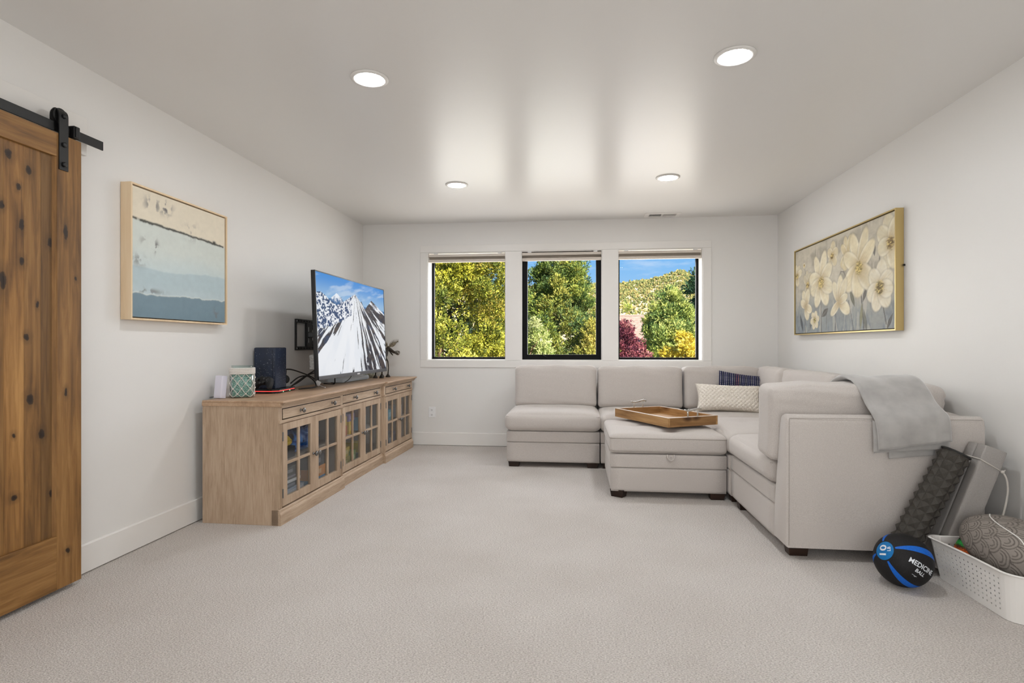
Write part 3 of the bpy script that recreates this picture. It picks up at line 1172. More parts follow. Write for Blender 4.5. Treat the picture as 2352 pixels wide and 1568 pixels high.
# ================================================================== sideboard
SB_LOC = (-1.772, 3.245, 0)
SB_ROT = -math.atan(.037 / 2.725)
OAK = dict(dark=srgb(150, 126, 104), mid=srgb(180, 156, 132), light=srgb(200, 178, 155))
M_OAKZ = wood('oak_upright', OAK['dark'], OAK['mid'], OAK['light'], 'z', fine=120, rough=.6, bump=.2)
M_OAKY = wood('oak_long', OAK['dark'], OAK['mid'], OAK['light'], 'y', fine=120, rough=.6, bump=.2, seed=4)
M_OAKT = wood('oak_top', srgb(148, 119, 94), srgb(178, 147, 119), srgb(196, 167, 140), 'y', fine=60, rough=.42, bump=.12, seed=9)
M_PEWTER = plain('pewter', srgb(120, 118, 116), .32, metal=.9)
M_INSIDE = plain('cabinet_inside', srgb(160, 144, 128), .8)
M_CABGLASS = thin_glass('cabinet_glass', tint=(.93, .95, .97, 1), ior=1.5, refl=.22)

sbd = thing('sideboard', 'long weathered oak sideboard with three drawers and six glazed doors along left wall', 'sideboard', SB_LOC, (0, 0, SB_ROT))
SL, SD = 2.70, .515
BAYS = [(.046, .888, 0.0), (.970, 1.800, -.022), (1.880, 2.680, 0.0)]
# carcass
MB().box(-SD, -.0165, 0, .0068, .0, .7225).build('side_panel', M_OAKZ, sbd, local=True, bevel=.0015)
MB().box(-SD, -.016, SL - .02, SL, .0, .722).build('side_panel', M_OAKZ, sbd, local=True)
MB().box(-SD, -SD + .012, .02, SL - .02, .08, .722).build('back_panel', M_INSIDE, sbd, local=True)
MB().box(-SD + .012, -.06, .02, SL - .02, .085, .100).build('bottom_shelf', M_INSIDE, sbd, local=True)
MB().box(-SD + .012, -.075, .02, SL - .02, .348, .366).build('inner_shelf', M_INSIDE, sbd, local=True)
for y in (.929, 1.840):
    MB().box(-SD + .012, -.04, y - .012, y + .012, .10, .722).build('divider', M_INSIDE, sbd, local=True)
MB().box(-SD, .0, -.006, .020, .7228, .7453).build('end_cap', M_OAKT, sbd, local=True, bevel=.0015)
# face frame: stiles (fluted look from paired strips), rails
ST = [(.0, .044, 0), (.890, .968, 0), (1.802, 1.878, -0.0), (2.682, 2.70, 0)]
for (a, b_, o_) in ST:
    m = MB()
    if b_ - a > .06:
        mid_ = (a + b_) / 2
        oa, ob = (0, -.022) if a < 1 else (-.022, 0)
        m.box(-.045, -.017 + oa, a, mid_, .09, .722)
        m.box(-.045, -.017 + ob, mid_ + .001, b_, .09, .722)
        for q, oo in ((a + .010, oa), (a + .024, oa), (mid_ + .014, ob), (mid_ + .028, ob)):
            m.box(-.03, -.013 + oo, q, q + .006, .10, .612)
    else:
        m.box(-.045, -.017, max(a, .0072), b_, .09, .722)
        if a < .01:
            for q in (.008, .022, .034):
                m.box(-.03, -.013, q, q + .006, .10, .612)
    m.build('stile', M_OAKZ, sbd, local=True, bevel=.0012)
for (a, b_, o_) in BAYS:
    e0, e1 = a - .042, b_ + .040
    e0 = max(e0, 0.0)
    e1 = min(e1, SL)
    MB().box(-.050, -.010 + o_, e0 if o_ == 0 else a - .001, e1 if o_ == 0 else b_ + .001, .617, .637).build('waist_rail', M_OAKY, sbd, local=True, bevel=.003)
    MB().box(-.050, -.017 + o_, a, b_, .708, .722).build('top_rail', M_OAKY, sbd, local=True)
    m = MB()
    m.prism([(-.06 + o_, 0), (.0 + o_, 0), (.0 + o_, .064), (-.004 + o_, .072), (-.008 + o_, .076), (-.010 + o_, .088), (-.015 + o_, .094), (-.06 + o_, .094)], e0 if a > .1 or o_ else 0.0, e1, 'y')
    m.build('plinth', M_OAKY, sbd, local=True)
    # crown moulding + top edge
    m = MB()
    m.prism([(-.06 + o_, .716), (-.012 + o_, .716), (-.008 + o_, .722), (-.004 + o_, .724), (.006 + o_, .738), (.014 + o_, .742), (.016 + o_, .7455), (-.06 + o_, .7455)], e0 + (.021 if a < .1 else 0), e1 + (.06 if a > 1.8 else 0), 'y')
    m.build('cornice', M_OAKY, sbd, local=True)
    MB().box(-SD - .0 if o_ == 0 else -SD, .018 + o_, e0 - (.008 if a < .1 else 0), e1 + (.075 if a > 1.8 else 0), .7455, .757).build('top_panel', M_OAKT, sbd, local=True, bevel=.002)
    # drawer
    MB().box(-.040, -.018 + o_, a + .003, b_ - .003, .641, .705).build('drawer_recess', MATS['frame_gap'], sbd, local=True)
    dr = MB().box(-.040, -.0145 + o_, a + .0055, b_ - .0055, .6435, .7025).build('drawer', M_OAKY, sbd, local=True, bevel=.001)
    knob = [(.009, 0), (.010, .003), (.0055, .006), (.0055, .016), (.014, .020), (.017, .026), (.014, .031), (.006, .034), (.0005, .0345)]
    Ry = Matrix.Rotation(PI / 2, 3, 'Y')
    for fr in (.265, .815):
        MB().lathe(knob, (-.0145 + o_, a + fr * (b_ - a), .674), 18, Ry).build('knob', M_PEWTER, dr, local=True, smooth=True)
    # doors
    MB().box(-.042, -.040 + o_, a, a + .0012, .10, .614).build('door_gap', MATS['frame_gap'], sbd, local=True)
    midy = (a + b_) / 2
    for s, (d0, d1) in enumerate(((a + .0025, midy - .0012), (midy + .0012, b_ - .0025))):
        z0, z1 = .1035, .6135
        sw, rt, rb = .056, .046, .052
        xf_, xb_ = -.0145 + o_, -.036 + o_
        f = MB()
        f.box(xb_, xf_, d0, d0 + sw, z0, z1).box(xb_, xf_, d1 - sw, d1, z0, z1)
        f.box(xb_, xf_, d0 + sw, d1 - sw, z1 - rt, z1).box(xb_, xf_, d0 + sw, d1 - sw, z0, z0 + rb)
        dd = f.build('door', M_OAKZ, sbd, local=True, bevel=.0012)
        gx0, gx1, gz0, gz1 = d0 + sw, d1 - sw, z0 + rb, z1 - rt
        gy, gz = (gx0 + gx1) / 2, (gz0 + gz1) / 2
        MB().box(xb_ + .004, xf_ - .002, gy - .009, gy + .009, gz0, gz1).build('glazing_bar', M_OAKZ, dd, local=True, bevel=.002)
        MB().box(xb_ + .004, xf_ - .003, gx0, gx1, gz - .009, gz + .009).build('glazing_bar', M_OAKY, dd, local=True, bevel=.002)
        for (p0, p1) in ((gx0, gy), (gy, gx1)):
            for (q0, q1) in ((gz0, gz), (gz, gz1)):
                MB().box(xb_ + .009, xb_ + .012, p0, p1, q0, q1).build('glass_pane', M_CABGLASS, dd, local=True)
        ky = d1 - .022 if s == 0 else d0 + .022
        MB().lathe(knob, (xf_, ky, .357), 16, Ry).build('knob', M_PEWTER, dd, local=True, smooth=True)
        hy = d0 - .001 if s == 0 else d1 + .001
        for hz in (.185, .535):
            MB().tube([(xf_ + .002, hy, hz - .028), (xf_ + .002, hy, hz + .028)], .0042, 8).build('hinge', M_PEWTER, dd, local=True)

# things behind the sideboard glass -------------------------------------
SBM = ROOT[sbd]


def sbw(x, y, z):
    return SBM @ Vector((x, y, z))


def boxthing(name, label, cat, group, x, y, z, sx_, sy_, sz_, col, rot=0.0, band=None):
    """box standing on z, centre x,y in sideboard space; band = contrasting lid colour"""
    p = sbw(-.070 - sx_ / 2 - (.012 if .95 < y < 1.82 else 0) - (.012 if rot else 0), y, z)
    t = thing(name, label, cat, tuple(p), (0, 0, SB_ROT + rot), group=group)
    c1 = plain('card_%d_%d_%d' % col, srgb(*col), .45, bump=.02, bscale=40)
    if band:
        c2 = plain('card_%d_%d_%d' % band, srgb(*band), .45, bump=.02, bscale=40)
        MB().box(-sx_ / 2, sx_ / 2, -sy_ / 2, sy_ / 2, 0, sz_ * .66).build('box_base', c1, t, local=True, bevel=.001)
        MB().box(-sx_ / 2 - .001, sx_ / 2 + .001, -sy_ / 2 - .001, sy_ / 2 + .001, sz_ * .66, sz_).build('box_lid', c2, t, local=True, bevel=.001)
    else:
        MB().box(-sx_ / 2, sx_ / 2, -sy_ / 2, sy_ / 2, 0, sz_).build('box_body', c1, t, local=True, bevel=.001)
        wl_ = tuple(min(255, int(k * .6 + 100)) for k in col)
        c3 = plain('card_%d_%d_%d' % wl_, srgb(*wl_), .5)
        MB().box(sx_ / 2, sx_ / 2 + .0008, -sy_ * .28, sy_ * .24, sz_ * .28, sz_ * .72).build('printed_panel', c3, t, local=True)
    return t


G = 'games and toys behind the sideboard glass'
zs, zb = .366, .100
XC = -.24
# bay 1, upper shelf
boxthing('storybook', 'tall book with green edge upright at the near end of the upper shelf', 'book', G, -.21, .085, zs, .26, .030, .225, (112, 176, 58))
boxthing('storybook', 'pink and brown book upright beside the green edged one', 'book', G, -.15, .122, zs, .20, .026, .165, (150, 86, 92))
boxthing('game_box', 'black box with white label under the yellow pouch on the upper shelf', 'box', G, -.17, .225, zs, .20, .150, .070, (34, 34, 38), band=(48, 46, 44))
t = thing('pouch', 'bright yellow pouch lying on the black box behind the first glass door', 'bag', tuple(sbw(-.170, .225, zs + .0705)), (0, 0, SB_ROT))
soft_box((0, 0, .042), (.19, .15, .085), .035, 10, lambda x, y, z: (0, 0, -.018 * (x * x + y * y) if z > 0 else 0)).build('pouch_body', two_tone('yellow_cloth', srgb(220, 176, 26), srgb(240, 200, 44), 40, bump=.3), t, local=True, smooth=True)
MB().tube([(.05, .07, .05), (.06, .10, .055), (.05, .12, .045)], .016, 8).build('pouch_neck', plain('black_cloth', srgb(26, 24, 24), .8), t, local=True, smooth=True)
t = thing('blue_bag', 'crinkled blue plastic bag filling the first cabinet upper shelf', 'bag', tuple(sbw(-.215, .52, zs)), (0, 0, SB_ROT))
soft_box((0, 0, .082), (.26, .34, .16), .06, 14, lambda x, y, z: (.012 * math.sin(9 * y + 4 * z), .01 * math.sin(7 * x + 5 * z), (.016 * math.sin(11 * y + 6 * x) - .04 * y * y) if z > 0 else 0)).build('bag_body', two_tone('blue_film', srgb(34, 90, 176), srgb(90, 156, 232), 26, rough=.25, bump=.6, dist=.008, spec=.6), t, local=True, smooth=True)
# bay 1, lower shelf: stacked games
stack = [(.30, .34, .034, (52, 52, 58), None, 'dark grey'), (.30, .33, .030, (206, 208, 210), (150, 160, 172), 'white and blue grey'), (.29, .31, .034, (44, 58, 70), None, 'slate blue'),
         (.27, .28, .030, (222, 222, 218), (92, 86, 80), 'white with brown lid'), (.25, .26, .026, (60, 56, 60), None, 'small charcoal')]
z = zb
poss = ['lowest', 'second from the bottom', 'third from the bottom', 'fourth from the bottom', 'topmost']
for k, (sx_, sy_, sz_, c_, b_, nm) in enumerate(stack):
    boxthing('board_game', nm + ' board game, ' + poss[k] + ' in the first cabinet stack', 'board game', G, XC + .02, .245 + .008 * (k % 2), z, sx_, sy_, sz_, c_, rot=.03 * (k % 3 - 1), band=b_)
    z += sz_ + .0004
boxthing('game_box', 'black box with yellow print on top of the first cabinet stack', 'box', G, XC + .02, .225, z, .22, .20, .048, (38, 36, 30))
boxthing('game_box', 'light blue and green box lowest behind the second door', 'box', G, XC + .08, .62, zb, .24, .24, .052, (58, 128, 168))
boxthing('game_box', 'orange box with white label in the middle behind the second door', 'box', G, XC + .08, .62, zb + .0525, .23, .25, .075, (206, 132, 40))
boxthing('game_box', 'black box on the orange one behind the second door', 'box', G, XC + .08, .61, zb + .128, .22, .23, .080, (38, 40, 42))
# bay 2
boxthing('game_box', 'red orange box at the near end of the middle cabinet upper shelf', 'box', G, -.20, 1.085, zs, .24, .15, .082, (196, 104, 62))
boxthing('game_box', 'yellow box standing on the red orange one', 'box', G, -.20, 1.10, zs + .0825, .20, .11, .075, (206, 172, 56))
boxthing('game_box', 'narrow golden box upright in the middle cabinet upper shelf', 'box', G, -.19, 1.235, zs, .18, .075, .105, (222, 182, 36))
boxthing('game_box', 'lilac box lying on the upright golden box', 'box', G, -.19, 1.25, zs + .1055, .20, .12, .060, (146, 128, 168))
boxthing('game_box', 'sky blue and white box behind the middle cabinet right door', 'box', G, -.19, 1.49, zs, .22, .14, .115, (98, 178, 216))
boxthing('game_box', 'brown red box on top of the sky blue one', 'box', G, -.19, 1.49, zs + .1155, .22, .15, .06, (140, 82, 68))
boxthing('game_box', 'olive yellow box on the middle cabinet bottom shelf, near end', 'box', G, -.20, 1.13, zb, .25, .17, .09, (150, 138, 48))
boxthing('game_box', 'mustard box leaning on top of the olive one', 'box', G, -.20, 1.16, zb + .0905, .22, .18, .07, (196, 166, 52), rot=.12)
boxthing('game_box', 'green box beside the olive one on the bottom shelf', 'box', G, -.20, 1.29, zb, .20, .10, .12, (118, 142, 66))
boxthing('game_box', 'lemon yellow box on the bottom shelf behind the middle right door', 'box', G, -.19, 1.47, zb + .0805, .18, .12, .08, (226, 200, 60))
boxthing('game_box', 'dark green box under the lemon yellow one', 'box', G, -.19, 1.47, zb, .22, .15, .08, (72, 92, 74))
# bay 3
boxthing('game_box', 'teal box on the far cabinet upper shelf, near end', 'box', G, -.20, 1.99, zs, .24, .17, .12, (70, 118, 128))
boxthing('game_box', 'turquoise box beside the teal one in the far cabinet', 'box', G, -.20, 2.16, zs, .22, .15, .10, (64, 142, 160))
boxthing('game_box', 'pale grey box behind the last glass door, upper shelf', 'box', G, -.20, 2.42, zs, .22, .20, .11, (176, 170, 178))
boxthing('game_box', 'purple box at the bottom of the far cabinet stack', 'box', G, -.20, 1.99, zb, .25, .19, .045, (150, 130, 172))
boxthing('game_box', 'white box second in the far cabinet stack', 'box', G, -.20, 1.985, zb + .0455, .24, .17, .05, (216, 214, 220))
boxthing('game_box', 'plum box on top of the far cabinet stack', 'box', G, -.20, 1.99, zb + .096, .22, .17, .045, (120, 96, 132))
boxthing('game_box', 'black and silver box beside the far cabinet stack', 'box', G, -.20, 2.17, zb, .23, .14, .12, (62, 66, 74))
boxthing('game_box', 'mauve box behind the last glass door, bottom shelf', 'box', G, -.20, 2.42, zb, .22, .18, .10, (138, 124, 150))

# ================================================================== on the sideboard
ZT = .757
# white extender standing on edge
t = thing('router', 'white slab shaped wifi router standing at the near end of the sideboard', 'router', (-2.262, 3.395, ZT), (0, 0, -.32))
soft_box((0, 0, .073), (.066, .040, .145), .004, 6, M=Matrix.Rotation(-.10, 3, 'X')).build('casing', plain('lilac_white_plastic', srgb(226, 224, 238), .4), t, local=True, smooth=False)
for rr in (.016, .009):
    m = MB()
    m.tube([(rr * math.cos(a), -.0212, .082 + rr * math.sin(a)) for a in np.linspace(0, 2 * PI, 25)], .0006, 5, caps=False)
    o = m.build('ring_mark', plain('grey_print', srgb(178, 176, 188), .6), t, local=True)
    o.rotation_euler = (-.10, 0, 0)
m = MB()
m.tube([(-.03, .012, .012), (-.05, .02, .014), (-.07, .016, .006), (-.085, .0, .004), (-.075, -.02, .004), (-.06, -.01, .004)], .0028, 8)
m.build('power_cord', plain('grey_cord', srgb(96, 96, 100), .5), t, local=True, smooth=True)

# glass jar in knotted white net
JX, JY = -2.170, 3.485
t = thing('netted_jar', 'wide glass jar of green beads in a knotted white rope net', 'jar', (JX, JY, ZT))
M_JAR = thin_glass('jar_glass', tint=(.86, .93, .92, 1), ior=1.45)
Rj, Hj = .082, .215
Sj = lambda a: 1.0 / (abs(math.cos(a)) ** 4 + abs(math.sin(a)) ** 4) ** .25   # squarish jar


def jar_ring(r, z, n=40, ph=.5):
    return [(JX + r * Sj(2 * PI * k / n) * math.cos(2 * PI * k / n + ph), JY + r * Sj(2 * PI * k / n) * math.sin(2 * PI * k / n + ph), ZT + z) for k in range(n)]


def ringmesh(prof, ph=.5, n=40):
    P = np.array([jar_ring(r, z, n, ph) for r, z in prof]).transpose(1, 0, 2)
    m = MB()
    m.grid(P, closed_u=True)
    return m


ringmesh([(.001, .002), (.066, .002), (.070, .008), (.071, .170), (.064, .182), (.062, .205), (.065, .207), (.065, .204)]).build('glass', M_JAR, t, smooth=True)
ringmesh([(.001, .006), (.064, .006), (.067, .012), (.067, .150), (.05, .158), (.001, .160)]).build('beads', two_tone('green_beads', srgb(74, 120, 108), srgb(176, 204, 194), 160, rough=.25, bump=.9, dist=.006, spec=.6, lo=.4, hi=.6), t, smooth=True)
M_ROPE = two_tone('white_rope', srgb(206, 200, 194), srgb(232, 228, 222), 300, rough=.9, bump=.5)
m = MB()
for z, rad in ((.158, .0055), (.168, .0058), (.178, .0058), (.188, .0055)):
    pts = jar_ring(.0735, z, 40)
    m.tube(pts + [pts[0]], rad, 8, caps=False)
m.build('rope_collar', M_ROPE, t, smooth=True)
m = MB()
kn = MB()
K = 10
zl = [.156, .128, .094, .060, .026, .006]


def jp(a, z, r=.0735):
    return (JX + r * Sj(a) * math.cos(a + .5), JY + r * Sj(a) * math.sin(a + .5), ZT + z)


for k in range(K):
    for lv in range(len(zl) - 1):
        a0 = 2 * PI * (k + (lv % 2) * .5) / K
        for sgn in (-1, 1):
            a1 = a0 + sgn * PI / K
            m.tube([jp(a0 + (a1 - a0) * s, zl[lv] + (zl[lv + 1] - zl[lv]) * s) for s in (0, .33, .66, 1)], .0021, 6)
        if lv > 0:
            c = jp(a0, zl[lv], .0745)
            kn.lathe([(.0005, -.006), (.0045, -.004), (.006, 0), (.0045, .004), (.0005, .006)], c, 8)
m.build('net', M_ROPE, t, smooth=True)
kn.build('net_knots', M_ROPE, t, smooth=True)

# console on its lit stand + gamepad
CR = math.atan2(.180, .025)  # heading of the long near edge, from +x
t = thing('console_stand', 'low black stand with glowing red strip under the speckled game console', 'stand', (-2.19, 3.90, ZT), (0, 0, .28))
poly = [(-.125, -.13), (.03, -.165), (.075, -.135), (.125, .14), (.05, .165), (-.125, .13)]
MB().prism(poly, .004, .014, 'z').build('stand_base', plain('gloss_black', srgb(16, 15, 18), .25), t, local=True, bevel=.002)
MB().prism([(a * .975, b_ * .975) for a, b_ in poly], .014, .018, 'z').build('light_strip', plain('red_light', srgb(120, 10, 10), .4, emit=(1, .06, .05, 1), estr=2.2), t, local=True)
MB().prism(poly, .018, .030, 'z').build('stand_top', MATS['gloss_black'], t, local=True, bevel=.002)
for (a, b_) in ((.088, -.075), (.108, .04)):
    MB().lathe([(.004, 0), (.004, .0016), (.0005, .0018)], (a, b_, .009), 10, Matrix.Rotation(PI / 2, 3, 'Y') ).build('indicator', plain('green_led', (.2, .8, .3, 1), .4, emit=(.5, 1, .6, 1), estr=1.5), t, local=True)
for (a, b_) in ((-.10, -.11), (.05, -.13), (-.10, .11), (.06, .13)):
    MB().lathe([(.012, 0), (.012, .005), (.0, .005)], (a, b_, 0), 10).build('foot', MATS['gloss_black'], t, local=True)


def star_mat():
    m, nt, b = newmat('starfield_skin')
    N, L = nt.nodes.new, nt.links.new
    tc = N('ShaderNodeTexCoord')
    vo = N('ShaderNodeTexVoronoi')
    vo.inputs['Scale'].default_value = 92
    cr = N('ShaderNodeValToRGB')
    cr.color_ramp.elements[0].position = .10
    cr.color_ramp.elements[0].color = (1, 1, 1, 1)
    cr.color_ramp.elements[1].position = .20
    cr.color_ramp.elements[1].color = (0, 0, 0, 1)
    sel = N('ShaderNodeSeparateColor')
    gt = N('ShaderNodeMath')
    gt.operation = 'GREATER_THAN'
    gt.inputs[1].default_value = .40
    mu = N('ShaderNodeMath')
    mu.operation = 'MULTIPLY'
    no = N('ShaderNodeTexNoise')
    no.inputs['Scale'].default_value = 9
    c2 = N('ShaderNodeValToRGB')
    c2.color_ramp.elements[0].color = srgb(20, 26, 42)
    c2.color_ramp.elements[1].color = srgb(44, 58, 84)
    mx = N('ShaderNodeMixRGB')
    mx.inputs['Color2'].default_value = srgb(206, 210, 224)
    L(tc.outputs['Object'], vo.inputs['Vector'])
    L(tc.outputs['Object'], no.inputs['Vector'])
    L(vo.outputs['Distance'], cr.inputs[0])
    L(vo.outputs['Color'], sel.inputs[0])
    L(sel.outputs[0], gt.inputs[0])
    L(cr.outputs[0], mu.inputs[0])
    L(gt.outputs[0], mu.inputs[1])
    L(no.outputs[0], c2.inputs[0])
    L(mu.outputs[0], mx.inputs[0])
    L(c2.outputs[0], mx.inputs['Color1'])
    L(mx.outputs[0], b.inputs['Base Color'])
    b.inputs['Roughness'].default_value = .45
    return m


M_STAR = star_mat()
CQ = Vector((-2.125, 3.815))
d1 = Vector((-.205, .075))
d2 = Vector((-.022, .195))
t = thing('game_console', 'upright dark blue game console with white star speckles', 'game console', (CQ.x + (d1.x + d2.x) / 2, CQ.y + (d1.y + d2.y) / 2, ZT + .030))
pl = [CQ, CQ + d2, CQ + d1 + d2, CQ + d1]
m = MB()
m.prism([(p.x, p.y) for p in pl], ZT + .0305, ZT + .322, 'z')
m.build('casing', M_STAR, t, bevel=.003)
cc = (pl[0] + pl[2]) / 2
MB().prism([tuple(cc + (p - cc) * .93) for p in pl], ZT + .3215, ZT + .3245, 'z').build('top_vent', MATS['gloss_black'], t)
s0 = CQ + d1 * .12
sd = d1.normalized()
sn = Vector((sd.y, -sd.x))
if sn.y > 0:
    sn = -sn
MB().prism([tuple(s0 + sn * .0006), tuple(s0 + sd * .002 + sn * .0006), tuple(s0 + sd * .002 - sn * .002), tuple(s0 - sn * .002)], ZT + .045, ZT + .31, 'z').build('seam', MATS['gloss_black'], t)
MB().obox((CQ.x + d1.x * .30 + sn.x * .001, CQ.y + d1.y * .30 + sn.y * .001, ZT + .25), (.012, .002, .03), Matrix.Rotation(math.atan2(d1.y, d1.x), 3, 'Z')).build('power_button', MATS['gloss_black'], t) if False else None
# headset-like dark puck behind the console
t = thing('headset', 'black headset hanging against the far side of the speckled console', 'headset', (-2.14, 4.045, ZT + .04))
m = MB()
m.lathe([(.002, -.012), (.026, -.012), (.032, -.004), (.032, .006), (.026, .014), (.002, .014)], (-2.165, 4.03, ZT + .085), 24, Matrix.Rotation(PI / 2, 3, 'X') )
m.build('ear_cup', plain('soft_black', srgb(22, 22, 24), .7), t, smooth=True)
MB().tube([(-2.165, 4.03, ZT + .11), (-2.17, 4.045, ZT + .15), (-2.19, 4.06, ZT + .16), (-2.22, 4.06, ZT + .11), (-2.22, 4.06, ZT + .03)], .007, 8).build('headband', MATS['soft_black'], t, smooth=True)

# gamepad leaning on the console
t = thing('gamepad', 'black gamepad propped upright against the speckled console', 'game controller', (-2.175, 3.72, ZT + .03), (math.radians(62), 0, -.30))
Sk = []
prof = [(-.072, -.048), (-.080, -.030), (-.074, .010), (-.058, .038), (-.035, .046), (0, .042), (.035, .046), (.058, .038), (.074, .010), (.080, -.030), (.072, -.048), (.058, -.046), (.040, -.018), (.02, -.012), (-.02, -.012), (-.040, -.018), (-.058, -.046)]
m = MB()
m.prism([(a, b_ + .052) for a, b_ in prof], -.016, .016, 'z')
m.build('grip_body', MATS['soft_black'], t, local=True, bevel=.008, seg=3, smooth=True)
for (a, b_) in ((-.042, .066), (.022, .044)):
    s = MB()
    s.lathe([(.011, .014), (.007, .020), (.006, .027), (.012, .030), (.011, .033), (.001, .031)], (a, b_, 0), 16)
    s.build('thumbstick', MATS['gloss_black'], t, local=True, smooth=True)
for (a, b_) in ((.042, .077), (.042, .057), (.032, .067), (.052, .067)):
    s = MB()
    s.lathe([(.0045, .015), (.0045, .0195), (.0005, .0205)], (a, b_, 0), 10)
    s.build('button', plain('grey_button', srgb(66, 66, 70), .4), t, local=True)
MB().box(-.030, -.012, .042, .047, .015, .019).box(-.0235, -.0185, .036, .053, .015, .0192).build('direction_pad', MATS['grey_button'], t, local=True)
MB().lathe([(.007, .015), (.007, .018), (.001, .0185)], (0, .078, 0), 14).build('home_button', MATS['grey_button'], t, local=True)

# cables
M_CABLE = plain('black_cable', srgb(16, 16, 17), .5)


def spline(pts, n=10):
    P = [Vector(p) for p in pts]
    out = []
    for i in range(len(P) - 1):
        p0, p1, p2, p3 = P[max(i - 1, 0)], P[i], P[i + 1], P[min(i + 2, len(P) - 1)]
        for k in range(n):
            s = k / n
            out.append(.5 * ((2 * p1) + (p2 - p0) * s + (2 * p0 - 5 * p1 + 4 * p2 - p3) * s * s + (3 * p1 - p0 - 3 * p2 + p3) * s ** 3))
    out.append(P[-1])
    return out


Zc = ZT + .0045
cab = [
    ('black cable arching from the console top down to the white adapter', [(-2.20, 4.02, ZT + .155), (-2.17, 4.12, ZT + .155), (-2.15, 4.27, ZT + .12), (-2.13, 4.38, ZT + .085), (-2.12, 4.43, ZT + .058), (-2.12, 4.46, ZT + .05)]),
    ('black cable looping widest over the sideboard top beside the red stand', [(-2.16, 4.10, ZT + .050), (-2.14, 4.19, ZT + .092), (-2.12, 4.29, ZT + .094), (-2.10, 4.36, ZT + .055), (-2.08, 4.36, ZT + .014), (-2.07, 4.29, Zc), (-2.08, 4.21, Zc), (-2.11, 4.13, Zc)]),
    ('black cable rising from the red stand up behind the television', [(-2.15, 4.10, ZT + .030), (-2.14, 4.24, ZT + .08), (-2.13, 4.42, ZT + .13), (-2.10, 4.60, ZT + .20), (-2.06, 4.74, ZT + .26), (-2.03, 4.80, ZT + .33)]),
    ('black cable crossing low behind the white adapter', [(-2.17, 4.10, ZT + .02), (-2.16, 4.22, ZT + .05), (-2.15, 4.40, ZT + .105), (-2.14, 4.62, ZT + .115), (-2.10, 4.78, ZT + .14), (-2.08, 4.88, ZT + .22)]),
    ('black cable hanging straight down from the near end of the television', [(-2.05, 4.72, ZT + .30), (-2.06, 4.71, ZT + .16), (-2.07, 4.70, ZT + .06), (-2.09, 4.72, Zc), (-2.2, 4.76, Zc)]),
    ('thin black cable hanging under the middle of the television', [(-2.01, 5.02, ZT + .20), (-2.03, 4.98, ZT + .07), (-2.08, 4.92, Zc), (-2.18, 4.86, Zc)]),
]
for lab, pts in cab:
    tag(MB().tube(spline(pts), .0052 if 'thin' not in lab else .003, 8).build('cable', M_CABLE, smooth=True), lab, 'cable', 'black cables behind the television')
t = thing('cable_adapter', 'small white square adapter with short white lead on the sideboard top', 'adapter', (-2.06, 4.40, ZT + .005))
MB().obox((-2.095, 4.425, ZT + .030), (.040, .012, .040), Matrix.Rotation(.5, 3, 'Z') @ Matrix.Rotation(.5, 3, 'Y')).build('adapter_block', M_WHITE, t, bevel=.003)
MB().tube(spline([(-2.08, 4.415, ZT + .016), (-2.05, 4.39, ZT + .010), (-2.01, 4.35, ZT + .005), (-1.985, 4.315, ZT + .0045)]), .0032, 8).build('lead', M_WHITE, t, smooth=True)
MB().tube([(-1.990, 4.322, ZT + .005), (-1.975, 4.30, ZT + .005)], .0048, 8).build('plug', M_WHITE, t)

# ================================================================== television on its wall mount
tvX0, tvX1 = -1.940, -1.910      # screen plane top / bottom
ty0, ty1, tz0, tz1 = 4.040, 5.575, .835, 1.665
tv = thing('television', 'flat television showing a snowy mountain, held out from the left wall above sideboard', 'television', (-1.93, 4.81, tz0))


def tvp(y, z, d=0.0):
    k = (z - tz0) / (tz1 - tz0)
    return (tvX1 + (tvX0 - tvX1) * k - d, y, z)


def tvbox(name, y0, y1, z0, z1, d0, d1, mat, bevel=.0, parent=None):
    vs = [tvp(y, z, d) for d in (d1, d0) for y in (y0, y1) for z in (z0, z1)]
    fs = [(0, 1, 3, 2), (4, 6, 7, 5), (0, 4, 5, 1), (2, 3, 7, 6), (0, 2, 6, 4), (1, 5, 7, 3)]
    return MB().add(vs, fs).build(name, mat, parent or tv, bevel=bevel)


M_TVB = plain('tv_black', srgb(26, 26, 28), .4)
tvbox('shell', ty0, ty1, tz0, tz1, .004, .032, M_TVB, .004)
tvbox('rear_housing', ty0 + .16, ty1 - .16, tz0 + .06, tz0 + .50, .032, .075, M_TVB, .012)
for (a, b_, c_, d_) in ((ty0, ty0 + .008, tz0, tz1), (ty1 - .008, ty1, tz0, tz1), (ty0, ty1, tz1 - .008, tz1)):
    tvbox('bezel', a, b_, c_, d_, -.003, .006, M_TVB)
tvbox('lower_bezel', ty0, ty1, tz0, tz0 + .030, -.006, .006, plain('tv_grey', srgb(62, 62, 66), .35, metal=.4), .002)
tvbox('badge', 4.79, 4.85, tz0 + .006, tz0 + .018, -.0068, -.006, plain('badge_silver', srgb(214, 214, 216), .3, metal=.3))
a0, a1, c0, c1 = ty0 + .008, ty1 - .008, tz0 + .030, tz1 - .008
M_SCREEN = vcol('lit_screen', rough=.6, spec=.1, emit=.92)
picture('screen', tv, (tvp(a0, c0), tvp(a1, c0), tvp(a0, c1)), 300, 240, summit, M_SCREEN)

